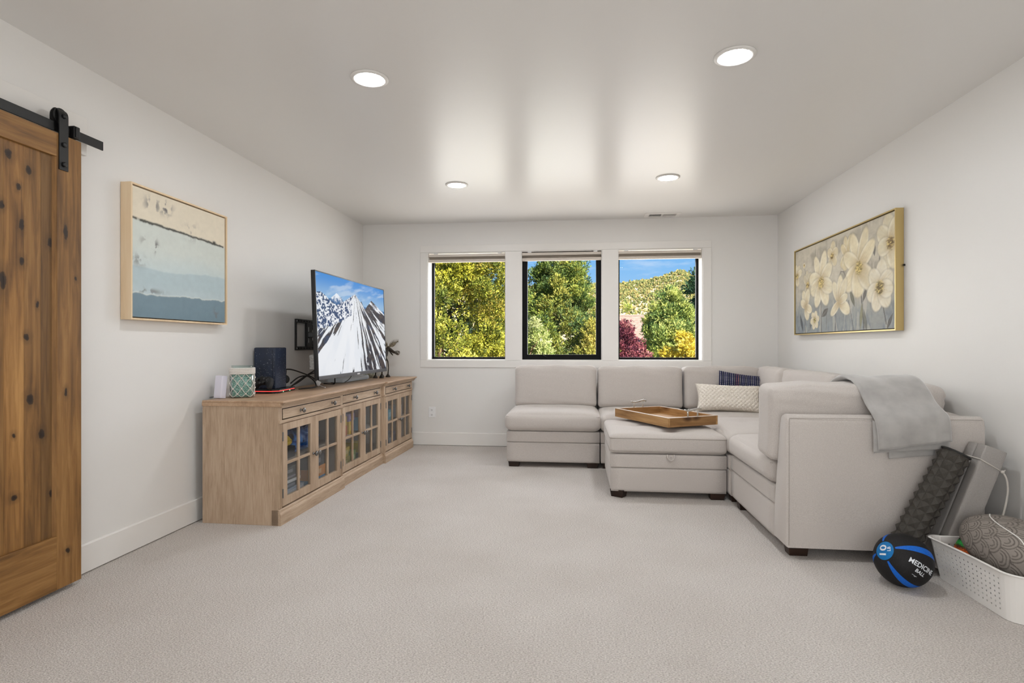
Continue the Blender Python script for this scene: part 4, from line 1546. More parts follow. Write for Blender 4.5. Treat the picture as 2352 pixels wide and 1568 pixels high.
wm = thing('television_mount', 'black slotted wall plate with folding arm behind the television', 'tv mount', (XL, 4.81, 1.19))
m = MB()
my0, my1, mz0, mz1 = 4.523, 5.10, 1.056, 1.322
xw0, xw1 = XL + .002, XL + .016
m.box(xw0, xw1, my0, my0 + .016, mz0, mz1).box(xw0, xw1, my1 - .016, my1, mz0, mz1)
for (z0, z1) in ((mz0, mz0 + .032), (mz1 - .032, mz1)):
    # slotted rails: bars round each slot
    ys = [my0 + .016]
    for k in range(10):
        ys += [my0 + .028 + k * .052, my0 + .050 + k * .052]
    ys += [my1 - .016]
    for k in range(0, len(ys), 2):
        m.box(xw0, xw1, ys[k], ys[k + 1], z0, z1)
    for k in range(10):
        a = my0 + .028 + k * .052
        m.box(xw0, xw1, a, a + .022, z0, z0 + .011).box(xw0, xw1, a, a + .022, z1 - .011, z1)
m.build('wall_plate', M_HW, wm, bevel=.001)
m = MB()
m.box(XL + .004, XL + .030, 4.70, 4.79, mz0 + .03, mz1 - .03).box(XL + .004, XL + .030, 4.79, 4.92, mz1 - .085, mz1 - .04).box(XL + .004, XL + .030, 4.79, 4.92, mz0 + .04, mz0 + .085)
m.build('bracket', M_HW, wm, bevel=.003)
for z in (mz0 + .085, mz1 - .085):
    MB().box(XL + .0305, XL + .032, 4.715, 4.722, z - .02, z + .02).build('slot', plain('steel_pin', srgb(200, 200, 200), .3, metal=.6), wm)
for (y, z) in ((my0 + .012, mz0 + .016), (my0 + .012, mz1 - .016)):
    MB().lathe([(.008, 0), (.008, .003), (.0005, .005)], (xw1, y, z), 10, Ry).build('bolt', plain('bolt_steel', srgb(170, 170, 172), .35, metal=.8), wm)
m = MB()
m.obox((-2.20, 4.78, 1.19), (.30, .05, .045), Matrix.Rotation(.35, 3, 'Z')).obox((-2.09, 4.87, 1.19), (.22, .045, .045), Matrix.Rotation(-.5, 3, 'Z'))
m.build('arm', M_HW, wm, bevel=.004)
MB().box(-2.022, -2.008, 4.62, 5.0, 1.06, 1.32).build('screen_plate', M_HW, wm)

# crinkled clear bag of screws hanging behind the screen's near edge
t = thing('parts_bag', 'small clear crinkled bag hanging behind the near edge of the television', 'bag', (-2.15, 4.44, .95))
soft_box((-2.150, 4.443, .958), (.045, .030, .125), .012, 8, lambda x, y, z: (.004 * math.sin(8 * z + 3 * y), .004 * math.sin(7 * z), .0)).build('film', two_tone('clear_film', srgb(190, 190, 188), srgb(236, 236, 234), 70, rough=.18, bump=.9, dist=.01, spec=.7), t, smooth=True)
MB().tube([(-2.150, 4.443, 1.02), (-2.13, 4.46, 1.06), (-2.07, 4.50, 1.10)], .0015, 6).build('hang_string', M_WHITE, t)

# moose figurine, small netted jar, block imitating reflections under the television
M_IRON = plain('dark_iron', srgb(56, 50, 44), .5, metal=.6, bump=.3, bscale=80)
t = thing('moose_figurine', 'dark metal moose figurine with broad antlers at the far end of the sideboard', 'figurine', (-2.02, 5.83, ZT))
m = MB()
for (y0, x0) in ((5.86, -1.99), (5.87, -2.06), (5.66, -1.99), (5.67, -2.06)):
    m.tube([(x0, y0, ZT + .02), (x0 + .004, y0 + .006, ZT + .10), (x0, y0 - .004, ZT + .17), (-2.02, y0 - .01, ZT + .22)], [.007, .005, .007, .012], 8)
m.build('legs', M_IRON, t, smooth=True).name = 'leg_frame'
for (y0, x0) in ((5.86, -1.99), (5.87, -2.06), (5.66, -1.99), (5.67, -2.06)):
    s = MB()
    s.lathe([(.024, 0), (.026, .006), (.018, .02), (.008, .034), (.001, .036)], (x0, y0, ZT), 12)
    s.build('hoof', M_IRON, t, smooth=True)
MB().tube([(-2.02, 5.64, ZT + .235), (-2.02, 5.72, ZT + .24), (-2.02, 5.82, ZT + .25), (-2.02, 5.88, ZT + .285), (-2.01, 5.91, ZT + .30)], [.03, .042, .044, .03, .022], 12).build('body', M_IRON, t, smooth=True)
MB().tube([(-2.01, 5.895, ZT + .318), (-1.985, 5.925, ZT + .295), (-1.955, 5.945, ZT + .268), (-1.94, 5.955, ZT + .262)], [.018, .017, .014, .012], 10).build('head', M_IRON, t, smooth=True)
m = MB()
m.tube([(-1.945, 5.953, ZT + .268), (-1.925, 5.965, ZT + .262), (-1.905, 5.97, ZT + .255), (-1.895, 5.972, ZT + .250)], [.012, .024, .024, .008], 12)
m.build('muzzle', two_tone('worn_iron', srgb(70, 66, 60), srgb(160, 154, 146), 60, rough=.4, metal=.7), t, smooth=True)
for sgn in (1, -1):
    # palmate antler: curved plate with tines
    ax = Vector((.72, .22 if sgn > 0 else -.3, .42)).normalized() if sgn > 0 else Vector((-.55, -.25, .45)).normalized()
    upv = Vector((-.35, .1, .9)).normalized() if sgn > 0 else Vector((.3, .1, .9)).normalized()
    o0 = Vector((-2.0, 5.905, ZT + .325))
    outer, lower = [], []
    nT = 7
    pts = []
    for k in range(nT):
        s = .18 + .82 * k / (nT - 1)
        base = o0 + ax * .115 * s
        tip = base + upv * (.045 * math.sin(.5 + 2.0 * s)) + ax * .010
        pts.append((base + upv * .020 * math.sin(PI * min(s + .1, 1)), tip))
    vs, fs = [], []
    nrm = ax.cross(upv).normalized() * .003
    low = [o0 + ax * .115 * s - upv * (.030 * math.sin(PI * s) - .012 * s) for s in np.linspace(0.05, 1.0, nT)]
    mm = MB()
    for k in range(nT - 1):
        q = [low[k], low[k + 1], pts[k + 1][0], pts[k][0]]
        mm.add([p + nrm for p in q] + [p - nrm for p in q], [(0, 1, 2, 3), (7, 6, 5, 4), (0, 4, 5, 1), (1, 5, 6, 2), (2, 6, 7, 3), (3, 7, 4, 0)])
    for k in range(nT):
        mm.tube([pts[k][0] - upv * .006, pts[k][1]], [.0055, .0008], 6)
    mm.tube([o0 - ax * .01, o0 + ax * .03], .006, 8)
    mm.build('antler', two_tone('bronze_iron', srgb(84, 74, 60), srgb(140, 128, 108), 60, rough=.45, metal=.6), t)
MB().tube([(-1.99, 5.90, ZT + .285), (-1.965, 5.91, ZT + .25), (-1.95, 5.905, ZT + .232)], [.006, .008, .003], 8).build('dewlap', M_IRON, t, smooth=True)

for (jx, jy, lab) in ((-2.155, 5.745, 'small clear jar in white net under the far end of the television'),):
    t = thing('netted_jar', lab, 'jar', (jx, jy, ZT))
    m = MB()
    m.lathe([(.001, .002), (.050, .002), (.054, .01), (.054, .095), (.046, .106), (.046, .118)], (jx, jy, ZT), 28)
    m.build('glass', M_JAR, t, smooth=True)
    MB().lathe([(.001, .006), (.048, .006), (.050, .014), (.050, .03), (.001, .045)], (jx, jy, ZT), 24).build('sand', two_tone('pale_sand', srgb(176, 156, 128), srgb(214, 200, 178), 120), t, smooth=True)
    m = MB()
    for k in range(8):
        for lv in range(3):
            z0, z1 = [.104, .070, .036, .004][lv], [.104, .070, .036, .004][lv + 1]
            a0 = 2 * PI * (k + (lv % 2) * .5) / 8
            for sgn in (-1, 1):
                a1 = a0 + sgn * PI / 8
                m.tube([(jx + .0555 * math.cos(a0 + (a1 - a0) * s), jy + .0555 * math.sin(a0 + (a1 - a0) * s), ZT + z0 + (z1 - z0) * s) for s in (0, .5, 1)], .002, 5)
    m.build('net', M_ROPE, t)

t = thing('reflection_block', 'slim pale block standing in for blue white reflections under the middle of the television', 'reflection block', (-2.15, 5.2, ZT), (0, 0, SB_ROT))  # made-up pale block in place of white-blue reflections on the sideboard top
soft_box((0, 0, .022), (.16, .62, .044), .012, 8).build('casing', plain('pale_blue_white', srgb(214, 224, 232), .35), t, local=True, smooth=True)
MB().box(.0795, .0805, -.28, .28, .012, .02).build('reflection_bar', plain('pale_bar', srgb(190, 206, 220), .3), t, local=True)

# ================================================================== sectional sofa
M_SOFA = two_tone('sofa_weave', srgb(176, 168, 163), srgb(210, 203, 197), 560, rough=.95, bump=.5, dist=.0015, detail=3, lo=.30, hi=.70, spec=.2, sheen=.25)
M_SEAM = plain('sofa_seam', srgb(158, 150, 142), .95)
M_LEG = wood('espresso_leg', srgb(28, 18, 13), srgb(42, 27, 19), srgb(56, 36, 26), 'x', fine=40, rough=.4)
SOFA_G = 'sections of the grey sectional sofa'


def box_part(name, x0, x1, y0, y1, z0, z1, r, parent, n=10, deform=None, tilt=None):
    c = ((x0 + x1) / 2, (y0 + y1) / 2, (z0 + z1) / 2)
    return soft_box(c, (x1 - x0, y1 - y0, z1 - z0), r, n, deform, M=tilt).build(name, M_SOFA, parent, smooth=True)


def seat_deform(crown, tufts=(), side=.012):
    def f(x, y, z):
        b = (1 - x * x) * (1 - y * y)
        dz = crown * (1 - x ** 4) * (1 - y ** 4) * (z > 0) * z
        for (a, c_, s) in tufts:
            dz -= .026 * math.exp(-((x - a) ** 2 + (y - c_) ** 2) / (s * s)) * (z > .5)
            dz -= .010 * math.exp(-((y - c_) / .07) ** 2) * math.exp(-((x - a) / .35) ** 2) * (z > .5)
        return (side * x * (1 - z * z) * (1 - y * y * .6), side * y * (1 - z * z) * (1 - x * x * .6), dz)
    return f


def back_deform(ax, front, bulge=.030, seed=0):
    """ax: thickness axis 0/1, front: sign of the visible face"""
    def f(x, y, z):
        l = y if ax == 0 else x
        tn = (x if ax == 0 else y)
        b = (1 - l ** 4) * (1 - z ** 4)
        w = .004 * math.sin(17 * l + 3 * z + seed) * (abs(z) ** 3 + .2) + .003 * math.sin(23 * z + 5 * l + seed)
        push = bulge * b * tn + w * abs(tn)
        up = .010 * (1 - l * l) * z * (z > 0) + .004 * math.sin(9 * l + seed) * (z > .6)
        out = -.006 * l * (1 - z * z)
        return (push, out, up) if ax == 0 else (out, push, up)
    return f


def leg_at(x, y, parent, ang=0.0, h=.056, s=.105):
    M = Matrix.Rotation(ang, 3, 'Z')
    m = MB()
    pr = [(-s / 2, -.03), (s / 2, -.03), (s / 2 - .012, .03), (-s / 2 + .012, .03)]
    t_, b_ = .5 * s, .5 * s - .008
    vs = []
    for z, k in ((0.0, b_), (h, t_)):
        for (sx_, sy_) in ((-1, -1), (1, -1), (1, 1), (-1, 1)):
            v = M @ Vector((sx_ * k, sy_ * k * .72, 0))
            vs.append((x + v.x, y + v.y, z))
    m.add(vs, [(0, 3, 2, 1), (4, 5, 6, 7), (0, 1, 5, 4), (1, 2, 6, 5), (2, 3, 7, 6), (3, 0, 4, 7)])
    return m.build('leg', M_LEG, parent, bevel=.002)


def seam_loop(x0, x1, y0, y1, z, parent, r=.0022, name='seam', bow=.0):
    rr = .03
    pts = []
    for (cx, cy, a0) in ((x1 - rr, y1 - rr, 0), (x0 + rr, y1 - rr, 90), (x0 + rr, y0 + rr, 180), (x1 - rr, y0 + rr, 270)):
        for k in range(4):
            a = math.radians(a0 + 30 * k)
            pts.append((cx + rr * math.cos(a), cy + rr * math.sin(a), z))
    pts.append(pts[0])
    return MB().tube(pts, r, 5, caps=False).build(name, M_SEAM, parent, smooth=True)


def base_block(x0, x1, y0, y1, zs, t):
    """zs: bottom, first seam, top of band"""
    box_part('base_panel', x0, x1, y0, y1, zs[0], zs[1] - .0006, .007, t, 6)
    box_part('base_band', x0 - .002, x1 + .002, y0 - .002, y1 + .002, zs[1] + .0006, zs[2], .007, t, 6)


ZB = (.047, .225, .324)
# armless section, left end of the back row
t = thing('sofa_section', 'armless grey sofa section at the left end, under the middle window', 'sofa', (-.197, 5.5, 0), group=SOFA_G)
base_block(-.612, .222, 5.065, 5.98, ZB, t)
box_part('seat_cushion', -.622, .225, 5.035, 5.80, .326, .488, .050, t, 18, seat_deform(.026, ((-.38, -.02, .09), (.36, -.02, .09)), .016))
seam_loop(-.617, .221, 5.040, 5.79, .458, t)
box_part('back_frame', -.60, .215, 5.86, 6.045, .324, .74, .03, t, 6)
box_part('back_cushion', -.603, .218, 5.615, 5.855, .478, .888, .046, t, 18, back_deform(1, -1, .022, 1), Matrix.Rotation(-.07, 3, 'X'))
for (x, y) in ((-.548, 5.115), (.158, 5.115), (-.548, 5.92), (.158, 5.92)):
    leg_at(x, y, t)
# armless section, second from left
t = thing('sofa_section', 'armless grey sofa section behind the ottoman and its wooden tray', 'sofa', (.64, 5.5, 0), group=SOFA_G)
base_block(.230, 1.050, 5.065, 5.98, ZB, t)
box_part('seat_cushion', .228, 1.052, 5.035, 5.80, .326, .480, .050, t, 18, seat_deform(.022, ((-.4, .0, .09), (.4, .0, .09)), .004))
box_part('back_frame', .235, 1.045, 5.86, 6.045, .324, .74, .03, t, 6)
box_part('back_cushion', .226, 1.050, 5.615, 5.855, .474, .882, .046, t, 18, back_deform(1, -1, .022, 2), Matrix.Rotation(-.07, 3, 'X'))
for (x, y) in ((.295, 5.115), (.985, 5.115), (.295, 5.92), (.985, 5.92)):
    leg_at(x, y, t)
# corner section
t = thing('sofa_section', 'grey corner sofa section under the two cushions in the far right corner', 'sofa', (1.55, 5.5, 0), group=SOFA_G)
base_block(1.058, 2.030, 5.065, 6.03, ZB, t)
box_part('seat_cushion', 1.058, 1.80, 5.040, 5.80, .326, .476, .050, t, 16, seat_deform(.020, ((0, 0, .1),), .004))
box_part('back_frame', 1.06, 2.03, 5.86, 6.045, .324, .74, .03, t, 6)
box_part('back_frame', 1.90, 2.05, 5.07, 5.86, .324, .74, .03, t, 6)
box_part('back_cushion', 1.056, 1.775, 5.615, 5.855, .474, .884, .046, t, 16, back_deform(1, -1, .022, 3), Matrix.Rotation(-.07, 3, 'X'))
box_part('back_cushion', 1.735, 1.955, 5.055, 5.72, .474, .886, .046, t, 16, back_deform(0, -1, .022, 4), Matrix.Rotation(.13, 3, 'Y'))
for (x, y) in ((1.12, 5.14), (1.96, 5.14), (1.12, 5.94), (1.96, 5.94)):
    leg_at(x, y, t)
# right row, middle
t = thing('sofa_section', 'grey sofa section along the right wall between corner and blanket draped end', 'sofa', (1.55, 4.55, 0), group=SOFA_G)
base_block(1.080, 2.030, 4.062, 5.035, ZB, t)
box_part('seat_cushion', 1.072, 1.80, 4.060, 5.036, .326, .476, .050, t, 18, seat_deform(.024, ((-.30, .25, .12), (.15, -.30, .12), (.2, .35, .12)), .008))
box_part('back_frame', 1.90, 2.05, 4.07, 5.03, .324, .74, .03, t, 6)
box_part('back_cushion', 1.735, 1.955, 4.058, 5.040, .474, .886, .046, t, 18, back_deform(0, -1, .022, 5), Matrix.Rotation(.13, 3, 'Y'))
for (x, y) in ((1.14, 4.13), (1.96, 4.13), (1.14, 4.96), (1.96, 4.96)):
    leg_at(x, y, t)
# near end section, its upholstered back panel towards the camera
t = thing('sofa_section', 'nearest grey sofa section, its flat upholstered end panel facing the camera', 'sofa', (1.55, 3.55, 0), group=SOFA_G)
base_block(1.075, 2.015, 3.20, 4.050, (.058, .238, .336), t)
box_part('seat_cushion', 1.058, 1.80, 3.215, 4.052, .338, .486, .050, t, 18, seat_deform(.020, ((-.2, .3, .12),), .012))
seam_loop(1.064, 1.79, 3.22, 4.046, .452, t)
pan = [(3.022, .062), (3.020, .30), (3.020, .700), (3.026, .728), (3.042, .742), (3.066, .742), (3.088, .732), (3.105, .700), (3.150, .480), (3.195, .250), (3.212, .062)]
nX = 8
m = MB()
pr = []
xs_ = [(1.075, .018), (1.078, .008), (1.086, .0), (1.3, 0), (1.6, 0), (1.9, 0), (2.004, 0), (2.012, .008), (2.015, .018)]
cy_, cz_ = 3.10, .40
for (x, ins) in xs_:
    pr.append([(x, cy_ + (y - cy_) * (1 - ins / .09 * .5), cz_ + (z - cz_) * (1 - ins / .34 * .6)) for (y, z) in pan])
P = np.array(pr)
P = np.concatenate([P, P[:, :1]], axis=1)
m.grid(P)
k0 = len(pan) + 1
m.f.append(tuple(range(len(pan))))
m.f.append(tuple((len(xs_) - 1) * k0 + k for k in reversed(range(len(pan)))))
m.build('end_panel', M_SOFA, t, smooth=True, bevel=.0)
m = MB()
m.tube([(1.088, 3.0195, .075), (1.088, 3.0175, .30), (1.088, 3.0175, .70), (1.092, 3.024, .724), (1.3, 3.022, .726), (2.0, 3.022, .726)], .0010, 5)
m.build('seam', M_SEAM, t, smooth=True)
box_part('side_panel', 1.905, 2.045, 3.215, 4.05, .338, .735, .03, t, 6)
box_part('back_cushion', 1.030, 1.862, 3.135, 3.365, .480, .884, .046, t, 20, back_deform(1, -1, .014, 6), Matrix.Rotation(.05, 3, 'X'))
box_part('back_cushion', 1.800, 2.010, 3.315, 4.048, .484, .880, .046, t, 18, back_deform(0, -1, .022, 7), Matrix.Rotation(.13, 3, 'Y'))
for (x, y, a) in ((1.158, 3.115, .0), (1.93, 3.12, 0), (1.14, 3.93, 0), (1.95, 3.98, 0)):
    leg_at(x, y, t, a, .064)

# ottoman
t = thing('ottoman', 'square grey storage ottoman with a pull tab, in front of the sofa', 'ottoman', (.664, 4.54, 0))
base_block(.258, 1.066, 4.122, 4.955, (.045, .216, .315), t)
box_part('lid_cushion', .252, 1.071, 4.112, 4.962, .319, .456, .034, t, 20, seat_deform(.016, ((-.45, .0, .10), (.1, -.62, .12), (.45, .3, .1)), .006))
seam_loop(.250, 1.073, 4.109, 4.964, .430, t)
seam_loop(.252, 1.071, 4.110, 4.962, .336, t, .0014)
m = MB()
pts = [(.655, 4.112, .317), (.657, 4.098, .300), (.667, 4.094, .284), (.679, 4.093, .279), (.691, 4.094, .284), (.701, 4.098, .300), (.703, 4.112, .317)]
m.tube(pts, .006, 8)
m.box(.664, .694, 4.100, 4.104, .288, .318)
m.build('pull_tab', M_SOFA, t, smooth=False)
MB().box(.6785, .6805, 4.0985, 4.101, .294, .306).build('tab_slit', plain('tab_dark', srgb(96, 90, 84), .9), t)
for (x, y, a) in ((.318, 4.165, -.55), (1.006, 4.165, .0), (.318, 4.90, .0), (1.006, 4.90, 0)):
    leg_at(x, y, t, a, .054)

# ================================================================== tray
tc_ = Vector((.715, 4.670, .492))
ta = math.atan2(-.633, .341)
t = thing('serving_tray', 'rectangular wooden tray with silver twig handles set askew on the ottoman', 'tray', tuple(tc_), (0, 0, ta))
M_TRAY = wood('mango_wood', srgb(128, 92, 54), srgb(172, 131, 84), srgb(198, 162, 112), 'x', fine=26, rough=.5, bump=.2, knots=5.0, knotcol=srgb(104, 62, 30), broad=3)
M_TRAYY = wood('mango_wood_end', srgb(104, 74, 42), srgb(146, 108, 66), srgb(178, 138, 92), 'y', fine=26, rough=.55, bump=.3, knots=7.0, knotcol=srgb(78, 50, 28), seed=5, broad=4)
M_RIM = plain('pale_rim', srgb(214, 200, 186), .4)
Lx, Ly, hz = .719, .46, .068
w = .017
MB().box(-Lx / 2 + w, Lx / 2 - w, -Ly / 2 + w, Ly / 2 - w, 0.004, .014).build('tray_base', M_TRAY, t, local=True)
for sgn in (-1, 1):
    MB().box(-Lx / 2, Lx / 2, sgn * Ly / 2 - (w if sgn > 0 else 0), sgn * Ly / 2 + (w if sgn < 0 else 0), 0, hz).build('side_board', M_TRAY, t, local=True, bevel=.001)
    MB().box(sgn * Lx / 2 - (w if sgn > 0 else 0), sgn * Lx / 2 + (w if sgn < 0 else 0), -Ly / 2 + w, Ly / 2 - w, 0, hz).build('end_board', M_TRAYY, t, local=True, bevel=.001)
    MB().box(-Lx / 2, Lx / 2, sgn * Ly / 2 - (w if sgn > 0 else 0), sgn * Ly / 2 + (w if sgn < 0 else 0), hz, hz + .003).build('rim', M_RIM, t, local=True)
    MB().box(sgn * Lx / 2 - (w if sgn > 0 else 0), sgn * Lx / 2 + (w if sgn < 0 else 0), -Ly / 2 + w, Ly / 2 - w, hz, hz + .003).build('rim', M_RIM, t, local=True)
    hx_ = sgn * (Lx / 2 - w / 2)
    hd = MB()
    for y in (-.045, .045):
        hd.tube([(hx_, y, hz + .002), (hx_, y, hz + .050)], .006, 10)
    tw = [(hx_ + .003 * math.sin(5 * s), s, hz + .052 + .006 * math.sin(40 * s) + .010 * (s / .08) ** 2 * .4) for s in np.linspace(-.075, .078, 16)]
    rr = [.006 + .0025 * abs(math.sin(3.1 * k)) for k in range(16)]
    hd.tube(tw, rr, 8)
    for k, dz in ((3, .012), (8, -.008), (12, .012)):
        p = tw[k]
        hd.tube([p, (p[0] + .003, p[1] + .008, p[2] + dz)], [.005, .003], 6)
    hd.build('handle', plain('brushed_nickel', srgb(196, 192, 186), .28, metal=.9, bump=.2, bscale=120), t, local=True, smooth=True)

# ================================================================== cushions
def pillow(name, label, cat, c, w_, h_, th, M, mat, nu=90, nv=48, relief=None, color=None, ear=.05):
    u = np.linspace(-1, 1, nu)
    v = np.linspace(-1, 1, nv)
    U, V = np.meshgrid(u, v, indexing='ij')
    puff = np.sqrt(np.clip((1 - U ** 4) * (1 - V ** 4), 0, 1)) ** .9
    pin = 1 - ear * (1 - V ** 2) * np.abs(U) ** 3
    pin2 = 1 - ear * 1.6 * (1 - U ** 2) * np.abs(V) ** 3
    X = U * w_ / 2 * pin
    Z = V * h_ / 2 * pin2
    r = relief(U, V) if relief is not None else 0
    t = thing(name, label, cat, tuple(c))
    for sgn, nm in ((-1, 'front_cover'), (1, 'back_cover')):
        Y = sgn * (puff * th / 2 + r * np.clip(puff * 3, 0, 1))
        P = np.stack([X, Y, Z], -1)
        P = P @ np.array(M.transposed())
        m = MB()
        m.grid(P + np.array(c))
        colr = color(U, V).reshape(-1, 3) if color is not None else None
        m.build(nm, mat, t, smooth=True, colors=colr)
    return t


def weave(U, V):
    a = (U * 7.6 + V * 3.6)
    b_ = (U * 7.6 - V * 3.6)
    a = a * 1.0
    ia, ib = np.floor(a), np.floor(b_)
    fa, fb = a - ia, b_ - ib
    chk = ((ia + ib) % 2)
    over = np.where(chk > .5, np.sin(PI * fa) ** .5 * np.sin(PI * np.clip(fb, .06, .94)) ** .25, np.sin(PI * fb) ** .5 * np.sin(PI * np.clip(fa, .06, .94)) ** .25)
    return .010 * over - .006


Mw = Matrix.Rotation(.03, 3, 'Y') @ Matrix.Rotation(-.42, 3, 'X')
Mw = Matrix.Rotation(-.05, 3, 'Z') @ Mw
pillow('lumbar_pillow', 'cream basket weave lumbar pillow leaning in the sofa corner', 'pillow', (1.395, 5.345, .612), .57, .265, .15, Mw,
       two_tone('cream_felt', srgb(222, 214, 202), srgb(236, 229, 219), 80, rough=.9, bump=.2), 190, 110, relief=weave, ear=.08)


def plaid(U, V):
    x = (U + 1) * 24 / 2
    y = (V + 1) * 11
    c = np.ones(U.shape + (3,)) * lin((36, 40, 74))
    bx = (x % 1.0)
    by = (y % 1.0)
    c = mixc(c, ((np.floor(x) % 3) == 1) * .7, (22, 24, 40))
    dash = (bx > .36) * (bx < .66) * (by > .2) * (by < .75)
    c = mixc(c, dash * .8, (204, 200, 204))
    warm = ((np.floor(x) == 8) | (np.floor(x) == 9)) * dash
    c = mixc(c, warm * .8, (196, 128, 108))
    c = mixc(c, (by > .88) * .5, (24, 24, 36))
    return c


Mp = Matrix.Rotation(.13, 3, 'Y') @ Matrix.Rotation(-.20, 3, 'X')
pillow('throw_pillow', 'navy and white woven check pillow tucked behind the cream pillow', 'pillow', (1.555, 5.525, .672), .42, .33, .12, Mp,
       vcol('check_weave', rough=.95, spec=.1, bump=.4, bscale=400), 200, 130, color=plaid, ear=.05)

# ================================================================== throw blanket over the near sofa end
M_THROW = two_tone('grey_plush', srgb(160, 157, 154), srgb(174, 171, 168), 14, rough=1.0, bump=.25, dist=.002, lo=.35, hi=.65, spec=.1, sheen=.6)
t = thing('throw_blanket', 'folded soft grey blanket hanging over the near end of the sofa', 'blanket', (1.65, 3.06, .62))


def drape(path, x0f, x1f, th, n_w=26, wob=.004, seed=0, skew=0.0):
    P = spline([(0, a, b) for a, b in path], 8)
    n = len(P)
    top = np.zeros((n, n_w, 3))
    bot = np.zeros((n, n_w, 3))
    for i, p in enumerate(P):
        tg = (P[min(i + 1, n - 1)] - P[max(i - 1, 0)]).normalized()
        nr = Vector((0, tg.z, -tg.y))
        s = i / (n - 1)
        for j in range(n_w):
            q = j / (n_w - 1)
            x = x0f(s) * (1 - q) + x1f(s) * q
            e = min(q, 1 - q)
            k = math.sqrt(max(0, 1 - (1 - min(e / .03, 1)) ** 2))
            es = min(s, 1 - s)
            k2 = math.sqrt(max(0, 1 - (1 - min(es / .02, 1)) ** 2))
            h = wob * (math.sin(5 * q + 7 * s + seed) + .6 * math.sin(13 * q - 9 * s + seed * 2) + .5 * math.sin(3 * q + 15 * s))
            h += wob * 2.0 * math.exp(-((q - .74 - .10 * math.sin(3 * s)) / .05) ** 2) * max(0, s - .45)
            hh = th / 2 * (.25 + .75 * k * k2)
            sk = skew * q * max(0.0, (s - .45) / .55)
            top[i, j] = (x, p.y + nr.y * (hh + h), p.z + nr.z * (hh + h) + sk)
            bot[i, j] = (x, p.y - nr.y * hh + nr.y * h * .3, p.z - nr.z * hh + nr.z * h * .3 + sk)
    m = MB()
    m.grid(top).grid(bot)
    a = n * n_w
    for i in range(n - 1):
        m.f.append((i * n_w, (i + 1) * n_w, a + (i + 1) * n_w, a + i * n_w))
        m.f.append((i * n_w + n_w - 1, a + i * n_w + n_w - 1, a + (i + 1) * n_w + n_w - 1, (i + 1) * n_w + n_w - 1))
    for j in range(n_w - 1):
        m.f.append((j, a + j, a + j + 1, j + 1))
        b0 = (n - 1) * n_w
        m.f.append((b0 + j, b0 + j + 1, a + b0 + j + 1, a + b0 + j))
    return m


lead = [(3.400, .80), (3.385, .880), (3.30, .922), (3.20, .914), (3.125, .872), (3.060, .800), (3.004, .752)]
drape(lead + [(2.976, .715), (2.966, .66), (2.963, .578)], lambda s: 1.455 + .035 * s - .10 * max(0, .25 - s), lambda s: 1.800 + .025 * s - .06 * max(0, .3 - s), .024, seed=1, skew=.050).build('outer_fold', M_THROW, t, smooth=True)
drape([(2.998, .72), (2.991, .64), (2.990, .560)], lambda s: 1.480, lambda s: 1.830, .020, 20, .002, 3, skew=.030).build('inner_fold', M_THROW, t, smooth=True)
drape([(3.010, .70), (3.0085, .60), (3.0085, .530)], lambda s: 1.560, lambda s: 1.775, .012, 16, .001, 7, skew=.022).build('lining_fold', M_THROW, t, smooth=True)

# ================================================================== foam roller
M_FOAM = two_tone('charcoal_foam', srgb(66, 62, 57), srgb(74, 70, 65), 240, rough=.7, bump=.2)
rb, rt = Vector((1.545, 2.938, .036)), Vector((1.828, 2.938, .580))
axis = (rt - rb).normalized()
Lr = (rt - rb).length
t = thing('foam_roller', 'charcoal foam roller with pyramid studs leaning against the sofa panel', 'foam roller', tuple(rb))
qa = axis.to_track_quat('Z', 'Y').to_matrix()
m = MB()
NA, NL = 9, 13
r0, r1 = .053, .068
for a in range(NA):
    for l in range(NL):
        a0, a1 = 2 * PI * a / NA, 2 * PI * (a + 1) / NA
        z0, z1 = .012 + (Lr - .024) * l / NL, .012 + (Lr - .024) * (l + 1) / NL
        gz = (z1 - z0) * .03
        ga = (a1 - a0) * .03
        cs = [(r0 + .004, a0 + ga, z0 + gz), (r0 + .004, a1 - ga, z0 + gz), (r0 + .004, a1 - ga, z1 - gz), (r0 + .004, a0 + ga, z1 - gz)]
        k = .30
        ac, zc = (a0 + a1) / 2, (z0 + z1) / 2
        tops = [(r1, ac + (q[1] - ac) * .05, zc + (q[2] - zc) * .05) for q in cs]
        vs = [rb + qa @ Vector((q[0] * math.cos(q[1]), q[0] * math.sin(q[1]), q[2])) for q in cs + tops]
        m.add(vs, [(0, 1, 5, 4), (1, 2, 6, 5), (2, 3, 7, 6), (3, 0, 4, 7), (4, 5, 6, 7)])
m.build('stud_tread', M_FOAM, t)
MB().lathe([(.036, .0), (r0, .0), (r0 + .003, .006), (r0 + .003, Lr - .006), (r0, Lr), (.036, Lr)], rb, 24, qa).build('core', M_FOAM, t)
MB().lathe([(.040, Lr - .002), (.062, Lr - .006), (.063, Lr), (.056, Lr + .004), (.042, Lr + .004)], rb, 28, qa).build('end_ring', plain('dark_rubber', srgb(34, 33, 31), .7), t)

